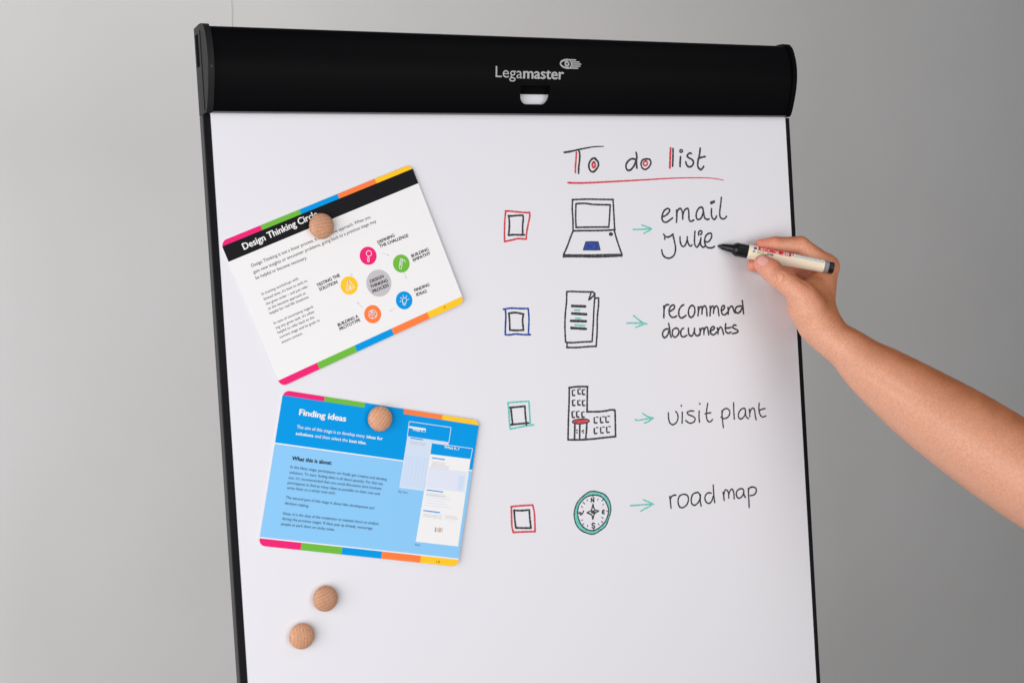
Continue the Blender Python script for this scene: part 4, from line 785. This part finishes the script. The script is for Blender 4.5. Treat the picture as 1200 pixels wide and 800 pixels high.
for i, (mx, my) in enumerate(MAGNETS):
    off = (c1l, c2l, 0.2, 0.2)[i]
    M = BOARD @ Matrix.Translation((mx/1000, -off/1000, -my/1000)) @ Matrix.Rotation(pi/2, 4, 'X')      # +Z points off the board
    t = thing('wooden_magnet', MLAB[i], 'magnet', M, 'round wooden magnets')
    V, F = lathe([(s/1000, r/1000) for s, r in MPROF], 56)
    k = mesh_obj('wooden_dome', V, F, wood('beech_wood_%d' % i, i+1, (0,)*4[i] if False else 0), t, True)
    x = k.data.materials[0]
    [q for q in x.node_tree.nodes if q.type == 'MAPPING'][0].inputs['Rotation'].default_value = (0.1, 0.12, (1.45, 0.75, 1.25, 0.05)[i])
    V, F = lathe([(0.0, .0078), (0.0014, .0080)], 40); mesh_obj('magnet_disc', V, F, M_steel, t)

# ------------------------------------------------------------------ marker pen
tip, end = np.array(PEN['tip'])/1000, np.array(PEN['end'])/1000
ax = (end-tip)/np.linalg.norm(end-tip); tc_ = np.array(CAM_B)-(tip+end)/2
ec = tc_-ax*np.dot(tc_, ax); ec /= np.linalg.norm(ec); eu = np.cross(ax, ec); eu = eu if eu[2] > 0 else -eu
hand = np.dot(np.cross(ec, eu), ax)
PM_ = Matrix(((ec[0], eu[0], ax[0], tip[0]), (ec[1], eu[1], ax[1], tip[1]), (ec[2], eu[2], ax[2], tip[2]), (0, 0, 0, 1)))
if hand < 0:      # keep it a rotation: local x = camera side, y = -up
    PM_ = Matrix(((ec[0], -eu[0], ax[0], tip[0]), (ec[1], -eu[1], ax[1], tip[1]), (ec[2], -eu[2], ax[2], tip[2]), (0, 0, 0, 1)))
SG = 1 if hand > 0 else -1
PE = thing('marker_pen', 'cream marker pen with black tip and red label held in the hand', 'marker', BOARD @ PM_)
M_pblack = mat('pen_black', (0.005, 0.005, 0.006), 0.3, 0.35)
M_cream = mat('pen_cream', srgb(238, 224, 200), 0.24, 0.5)
M_pgrey = mat('pen_grey_ring', (0.22, 0.23, 0.25), 0.25, 0.5)
M_pred = mat('pen_red', srgb(214, 36, 40), 0.35, 0.5); M_pwhite = mat('pen_white', (0.82, 0.82, 0.82), 0.35); M_pgreen = mat('pen_green', (0.10, 0.34, 0.06), 0.4); M_pblue = mat('pen_blue', (0.04, 0.03, 0.33), 0.4)
def turned(name, prof, material, n=56):
    V, F = lathe([(s/1000, r/1000) for s, r in prof], n); o = mesh_obj(name, V, F, material, PE, True); autosmooth(o, 40); return o
turned('nib', [(0, .5), (.6, 1.0), (2.0, 1.6), (4, 2.2), (5.0, 2.4)], M_pblack)
turned('nib_holder', [(3.6, 2.5), (5.2, 3.3), (7.0, 3.6), (8.5, 3.6), (9.2, 4.0), (15.0, 4.5), (16.5, 4.9), (18.5, 6.6), (20.5, 7.5), (22.5, 7.75), (24, 7.6), (34.3, 7.65), (34.3, 6)], M_pblack)
def body_r(s): return np.interp(s, [33, 35, 60, 119], [7.9, 8.05, 7.9, 7.05])
turned('body', [(33.6, 7.2), (34, 7.75), (34.6, 7.95)]+[(s, float(body_r(s))) for s in range(36, 119, 6)]+[(118.6, 7.03), (119, 6.9)], M_cream)
turned('tail_ring', [(118.8, 6.6), (119.0, 6.95), (121, 6.93), (124.0, 6.85), (124.2, 6.5)], M_pgrey)
turned('end_plug', [(124.0, 6.3), (124.2, 6.6), (128.6, 6.5), (129.5, 6.2), (130, 5.4), (130.2, 3)], M_pblack)
def patch(s, a, h=0.05):
    r = float(body_r(s))+h; return (r*cos(a)/1000, SG*r*sin(a)/1000, s/1000)
def label_patch(name, s0, s1, a0, a1, material, h=0.05, parent=None):
    n, m_ = max(2, int((s1-s0)/3)), max(3, int(abs(a1-a0)/.08)); V, F = [], []
    for i in range(n+1):
        for j in range(m_+1): V.append(patch(s0+(s1-s0)*i/n, a0+(a1-a0)*j/m_, h))
    for i in range(n):
        for j in range(m_): k = i*(m_+1)+j; F.append((k, k+1, k+m_+2, k+m_+1))
    return mesh_obj(name, V, F, material, parent or PE, True)
def label_text(name, s, s0, s1, a_base, cap, material, bold=0.0, h=0.09, parent=None):
    V, F = text_mesh(s, bold); x0, x1 = V[:, 0].min(), V[:, 0].max()
    return mesh_obj(name, [patch(s0+(q[0]-x0)/(x1-x0)*(s1-s0), a_base+q[1]/CAPH*cap/8.0, h+q[2]*0.01) for q in V], F, material, parent or PE)
dg = math.radians
lb = label_patch('red_label', 44, 81, dg(27), dg(84), M_pred)
label_text('brand_lettering', 'edding', 46.5, 67, dg(34), 4.8, M_pwhite, 0.0, 0.09, lb)
label_text('brand_lettering', '28', 71, 78.5, dg(34), 4.8, M_pwhite, 0.01, 0.09, lb)
label_patch('label_outline', 82.5, 117.5, dg(36), dg(84), M_pblack, 0.04)
wb = label_patch('white_label', 83.3, 117.2, dg(39), dg(82), M_pwhite, 0.07)
label_text('small_lettering', 'whiteboard marker', 86, 115, dg(55), 2.0, M_pblack, 0.0, 0.11, wb)
label_patch('blue_mark', 39, 42.5, dg(30), dg(52), M_pblue)
label_patch('black_mark', 38.6, 40.8, dg(12), dg(20), M_pblack); label_patch('green_mark', 38.2, 41.5, dg(2), dg(8), M_pgreen)
label_text('eco_lettering', 'Eco', 43, 51, dg(2), 3.9, M_pgreen, 0.02); label_text('eco_lettering', 'Line', 51.8, 61.5, dg(2), 3.9, M_pblack, 0.02)

# ------------------------------------------------------------------ person: hand and arm as one skin
def smin(a, b, k):
    h = np.maximum(k-np.abs(a-b), 0.0)/k; return np.minimum(a, b)-h*h*k*0.25
def rcone(P, A, B):
    a, b = np.array(A[:3], np.float32), np.array(B[:3], np.float32); r1, r2 = A[3], B[3]
    ba = b-a; l2 = float(ba@ba); rr_ = r1-r2; a2 = max(l2-rr_*rr_, 1e-6); il2 = 1.0/l2
    pa = P-a; y = pa@ba; z = y-l2
    q = pa*l2-ba*y[..., None]; x2 = np.einsum('...i,...i->...', q, q); y2 = y*y*l2; z2 = z*z*l2
    k = np.sign(rr_)*rr_*rr_*x2
    out = (np.sqrt(x2*a2*il2)+y*rr_)*il2-r1
    c1_ = np.sign(z)*a2*z2 > k; c2_ = np.sign(y)*a2*y2 < k
    out = np.where(c2_, np.sqrt(x2+y2)*il2-r1, out)
    return np.where(c1_, np.sqrt(x2+z2)*il2-r2, out)
def chain(P, J, k):
    d = None
    for a, b in zip(J[:-1], J[1:]):
        e = rcone(P, a, b); d = e if d is None else smin(d, e, k)
    return d
def stations(J, n):        # smooth spine through the given stations
    A_ = np.array(J, float); Q_ = np.vstack([2*A_[0]-A_[1], A_, 2*A_[-1]-A_[-2]]); out = []
    for i in range(1, len(Q_)-2):
        p0, p1, p2, p3 = Q_[i-1:i+3]
        for k in range(n): t = k/n; out.append(0.5*((2*p1)+(-p0+p2)*t+(2*p0-5*p1+4*p2-p3)*t*t+(-p0+3*p1-3*p2+p3)*t**3))
    return out+[A_[-1]]
ARM = [tuple(q) for q in stations(HAND['arm'], 4)]
FING = ['thumb', 'index', 'middle', 'ring', 'little']
def hand_sdf(P):
    P = np.asarray(P, np.float32); d = None
    for a, b in HAND['palm']:
        e = rcone(P, a, b); d = e if d is None else smin(d, e, 9.0)
    e = chain(P, ARM, 0.6); d = smin(d, e, 10.0)
    allf = None
    for n_ in FING:
        J = HAND[n_]; e = chain(P, J, 3.0)
        root = np.linalg.norm(P-np.array(J[0][:3], np.float32), axis=-1)
        t = np.clip((32-root)/22, 0, 1); k = 0.8+8.0*t*t*(3-2*t)
        e2 = smin(d, e, k) if allf is None else smin(d, e, k)
        d = e2
    return d
def surface_nets(f, lo, hi, h):
    n = [int(math.ceil((hi[i]-lo[i])/h))+1 for i in range(3)]
    ax_ = [np.arange(n[i], dtype=np.float32)*h+lo[i] for i in range(3)]
    Fv = np.full(n, 50.0, np.float32)
    # coarse blocks first, so that only blocks near the skin are evaluated finely
    B = 12
    for i in range(0, n[0], B):
        for j in range(0, n[1], B):
            ks = np.arange(0, n[2], B)
            cen = np.stack([np.full(len(ks), ax_[0][0]+(i+B/2)*h), np.full(len(ks), ax_[1][0]+(j+B/2)*h), ax_[2][0]+(ks+B/2)*h], -1)
            dv = f(cen)
            for k, q in zip(ks, dv):
                if abs(q) < B*h*0.95+6:
                    sl_ = (slice(i, i+B), slice(j, j+B), slice(k, k+B))
                    g = np.stack(np.meshgrid(ax_[0][sl_[0]], ax_[1][sl_[1]], ax_[2][sl_[2]], indexing='ij'), -1)
                    Fv[sl_] = f(g)
                elif q < 0: Fv[i:i+B, j:j+B, k:k+B] = -50
    S_ = Fv < 0; cells = {}; acc_i, acc_p, quads = [], [], []
    N1 = (n[0], n[1], n[2])
    flat = lambda I: (I[:, 0]*N1[1]+I[:, 1])*N1[2]+I[:, 2]
    for a in range(3):
        s0 = [slice(None)]*3; s1 = [slice(None)]*3; s0[a] = slice(0, -1); s1[a] = slice(1, None)
        ch_ = S_[tuple(s0)] != S_[tuple(s1)]
        I = np.argwhere(ch_); I = I[(I > 0).all(1)]
        f0 = Fv[tuple(I.T)]; I2 = I.copy(); I2[:, a] += 1; f1_ = Fv[tuple(I2.T)]
        t = f0/(f0-f1_); P = I.astype(np.float32); P[:, a] += t
        b, c_ = (a+1) % 3, (a+2) % 3
        cs = []
        for db, dc in ((0, 0), (1, 0), (1, 1), (0, 1)):
            C = I.copy(); C[:, b] -= db; C[:, c_] -= dc; fl = flat(C); cs.append(fl); acc_i.append(fl); acc_p.append(P)
        Q = np.stack(cs, 1); flip = f0 > 0; Q[flip] = Q[flip][:, ::-1]; quads.append(Q)
    ids = np.concatenate(acc_i); pts = np.concatenate(acc_p); u, inv = np.unique(ids, return_inverse=True)
    cnt = np.bincount(inv); V = np.stack([np.bincount(inv, pts[:, i])/cnt for i in range(3)], 1)*h+np.array(lo)
    Q = np.searchsorted(u, np.concatenate(quads)); return V, Q
allJ = [q for s in HAND['palm'] for q in s]+ARM+[q for n_ in FING for q in HAND[n_]]
lo = np.min([np.array(q[:3])-q[3]-4 for q in allJ], axis=0); hi = np.max([np.array(q[:3])+q[3]+4 for q in allJ], axis=0)
V, Q = surface_nets(hand_sdf, lo, hi, 1.7)
# snap to the exact surface and fetch normals
def grad(P, e=0.4):
    G_ = np.stack([hand_sdf(P+np.eye(3)[i]*e)-hand_sdf(P-np.eye(3)[i]*e) for i in range(3)], 1); return G_/(np.linalg.norm(G_, axis=1, keepdims=True)+1e-9)
bmh = bpy.data.meshes.new('person'); bmh.from_pydata((V/1000).tolist(), [], Q.tolist()); bmh.update()
tmp = bpy.data.objects.new('tmp', bmh); COL.objects.link(tmp)
sm = tmp.modifiers.new('s', 'SMOOTH'); sm.factor = 0.5; sm.iterations = 3
ss = tmp.modifiers.new('d', 'SUBSURF'); ss.levels = 1; ss.render_levels = 1
bpy.context.view_layer.update()
skin_me = bpy.data.meshes.new_from_object(tmp.evaluated_get(bpy.context.evaluated_depsgraph_get()))
bpy.data.objects.remove(tmp); bpy.data.meshes.remove(bmh)
nv = len(skin_me.vertices); P = np.empty(nv*3, np.float32); skin_me.vertices.foreach_get('co', P); P = P.reshape(-1, 3)*1000
N = np.empty(nv*3, np.float32); skin_me.vertices.foreach_get('normal', N); N = N.reshape(-1, 3)
for _ in range(2): P = P-N*hand_sdf(P)[:, None]*0.45      # back onto the surface after smoothing
cam_mm = np.array(CAM_B)*1000
P0 = P.copy()
for depth, sig, line in CREASE:      # skin folds
    L = np.array(catmull(line, 1.0)); D_ = L-cam_mm; D_ /= np.linalg.norm(D_, axis=1, keepdims=True); X = L-D_*170
    for _ in range(60): X = X+D_*np.clip(hand_sdf(X), -5, 12)[:, None]*0.9
    X = X[np.abs(hand_sdf(X)) < 1.5]
    if len(X) < 2: continue
    lo_, hi_ = X.min(0)-4*sig-2, X.max(0)+4*sig+2; near = np.where(((P0 > lo_) & (P0 < hi_)).all(1))[0]
    if not len(near): continue
    dd = np.linalg.norm(P0[near][:, None]-X[None], axis=2); j = dd.argmin(1); dm = dd.min(1)
    fade = np.sin(np.clip(j/(len(X)-1), 0.04, .96)*pi)**0.6
    P[near] += N[near]*((-depth*np.exp(-(dm/sig)**2)+0.35*depth*np.exp(-((dm-2*sig)/sig)**2))*fade)[:, None]
# skin colour: redder finger ends and knuckles, paler inner arm, edge shading painted in
flush = np.zeros(nv, np.float32)
for n_ in FING:
    tpt = np.array(HAND[n_][-1][:3]); flush = np.maximum(flush, np.exp(-(np.linalg.norm(P-tpt, axis=1)/18)**2))
    for kx in HAND[n_][:2]: flush = np.maximum(flush, 0.4*np.exp(-(np.linalg.norm(P-np.array(kx[:3]), axis=1)/15)**2))
tan_shade = N[:, 2]*0.75+N[:, 0]*0.62+N[:, 1]*0.1          # tanned back of hand and arm, plus painted shade on up/right-facing sides
pale = np.clip(0.55-0.95*tan_shade, 0, 1)
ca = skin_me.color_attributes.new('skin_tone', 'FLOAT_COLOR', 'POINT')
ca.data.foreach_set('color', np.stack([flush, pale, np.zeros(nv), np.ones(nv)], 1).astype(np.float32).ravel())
base = np.array(HAND['palm'][0][0][:3])
skin_me.vertices.foreach_set('co', ((P-base)/1000).astype(np.float32).ravel())
skin_me.polygons.foreach_set('use_smooth', [True]*len(skin_me.polygons)); skin_me.update()
M_skin = mat('skin', srgb(205, 140, 108), 0.47, 0.32); n, l, b = nodes(M_skin)
at = n.new('ShaderNodeAttribute'); at.attribute_name = 'skin_tone'; sp = n.new('ShaderNodeSeparateColor'); l.new(at.outputs['Color'], sp.inputs[0])
tc = n.new('ShaderNodeTexCoord')
n1 = n.new('ShaderNodeTexNoise'); n1.inputs['Scale'].default_value = 55; n1.inputs['Detail'].default_value = 5; l.new(tc.outputs['Object'], n1.inputs['Vector'])
r0 = n.new('ShaderNodeValToRGB'); r0.color_ramp.elements[0].position = .3; r0.color_ramp.elements[1].position = .72
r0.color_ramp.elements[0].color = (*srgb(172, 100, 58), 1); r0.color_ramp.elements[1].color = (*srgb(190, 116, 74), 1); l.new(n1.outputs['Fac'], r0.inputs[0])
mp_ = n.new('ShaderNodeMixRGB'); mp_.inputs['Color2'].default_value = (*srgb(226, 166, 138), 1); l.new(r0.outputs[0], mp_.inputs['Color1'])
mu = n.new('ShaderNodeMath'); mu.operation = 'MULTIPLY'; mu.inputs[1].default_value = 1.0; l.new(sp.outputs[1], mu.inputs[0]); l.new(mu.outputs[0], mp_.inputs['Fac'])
mf = n.new('ShaderNodeMixRGB'); mf.inputs['Color2'].default_value = (*srgb(230, 142, 122), 1); l.new(mp_.outputs[0], mf.inputs['Color1'])
mg = n.new('ShaderNodeMath'); mg.operation = 'MULTIPLY'; mg.inputs[1].default_value = 0.8; l.new(sp.outputs[0], mg.inputs[0]); l.new(mg.outputs[0], mf.inputs['Fac'])
n3 = n.new('ShaderNodeTexNoise'); n3.inputs['Scale'].default_value = 480; n3.inputs['Detail'].default_value = 6; l.new(tc.outputs['Object'], n3.inputs['Vector'])
r3 = n.new('ShaderNodeMapRange'); r3.inputs[1].default_value = .3; r3.inputs[2].default_value = .7; r3.inputs[3].default_value = 0.88; r3.inputs[4].default_value = 1.09; l.new(n3.outputs['Fac'], r3.inputs[0])
mm_ = n.new('ShaderNodeMixRGB'); mm_.blend_type = 'MULTIPLY'; mm_.inputs['Fac'].default_value = 1; l.new(mf.outputs[0], mm_.inputs['Color1']); l.new(r3.outputs[0], mm_.inputs['Color2'])
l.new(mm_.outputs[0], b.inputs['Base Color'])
b.inputs['Subsurface Weight'].default_value = 0.25; b.inputs['Subsurface Radius'].default_value = (1.0, 0.35, 0.2); b.inputs['Subsurface Scale'].default_value = 0.0022
vo = n.new('ShaderNodeTexVoronoi'); vo.inputs['Scale'].default_value = 700; l.new(tc.outputs['Object'], vo.inputs['Vector'])
n2 = n.new('ShaderNodeTexNoise'); n2.inputs['Scale'].default_value = 260; n2.inputs['Detail'].default_value = 5; l.new(tc.outputs['Object'], n2.inputs['Vector'])
ad = n.new('ShaderNodeMath'); ad.operation = 'MULTIPLY_ADD'; ad.inputs[1].default_value = 0.5; l.new(vo.outputs['Distance'], ad.inputs[0]); l.new(n2.outputs['Fac'], ad.inputs[2])
bp = n.new('ShaderNodeBump'); bp.inputs['Strength'].default_value = 0.45; bp.inputs['Distance'].default_value = 0.0006; l.new(ad.outputs[0], bp.inputs['Height']); l.new(bp.outputs[0], b.inputs['Normal'])
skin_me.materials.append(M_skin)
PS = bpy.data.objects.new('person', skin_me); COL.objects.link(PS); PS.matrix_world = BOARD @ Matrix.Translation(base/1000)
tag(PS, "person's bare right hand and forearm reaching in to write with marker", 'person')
# nails
M_nail = mat('nail', srgb(232, 168, 158), 0.28, 0.5); n, l, b = nodes(M_nail)
b.inputs['Subsurface Weight'].default_value = 0.15; b.inputs['Subsurface Scale'].default_value = 0.003
def nail(J, nrm, length, width, back=0.0):
    tipj, prev = np.array(J[-1][:3], float), np.array(J[-2][:3], float)
    d = (tipj-prev)/np.linalg.norm(tipj-prev); nrm = np.array(nrm, float); nrm -= d*(nrm@d); nrm /= np.linalg.norm(nrm); sd = np.cross(d, nrm)
    cen = tipj-d*back; V, F = [], []; n_, m_ = 10, 10; tops = []
    for i in range(n_+1):
        for j in range(m_+1):
            s, t = 2*i/n_-1, 2*j/m_-1; wd = width*(1-0.10*s*s)*(1.0 if s < .5 else sqrt(max(0, 1-((s-.5)/.62)**2))*.98+.02); 
            if s < -.55: wd *= sqrt(max(0.05, 1-((-.55-s)/.52)**2))
            q = cen+d*s*length+sd*t*wd; tops.append(q+nrm*18)
    Q_ = np.array(tops)
    for _ in range(40): Q_ = Q_-nrm*hand_sdf(Q_)[:, None]*0.9
    k = 0
    for i in range(n_+1):
        for j in range(m_+1):
            s, t = 2*i/n_-1, 2*j/m_-1; edge = max(abs(s), abs(t))**6; V.append((Q_[k]+nrm*(0.42-0.55*edge)-base)/1000); k += 1
    for i in range(n_):
        for j in range(m_): a = i*(m_+1)+j; F.append((a, a+1, a+m_+2, a+m_+1))
    o = mesh_obj('fingernail', V, F, M_nail, PS, True); return o
cb = np.array(CAM_B)*1000
v_t = cb-np.array(HAND['thumb'][-1][:3])
nail(HAND['thumb'], v_t/np.linalg.norm(v_t)+np.array((0.05, 0, 0.25)), 6.6, 5.4, 2.0)
nail(HAND['index'], np.array((0.05, 0.45, 1.0)), 4.6, 4.0, 1.0)
nail(HAND['middle'], np.array((-0.1, 0.9, -0.9)), 4.6, 4.0, 1.0)
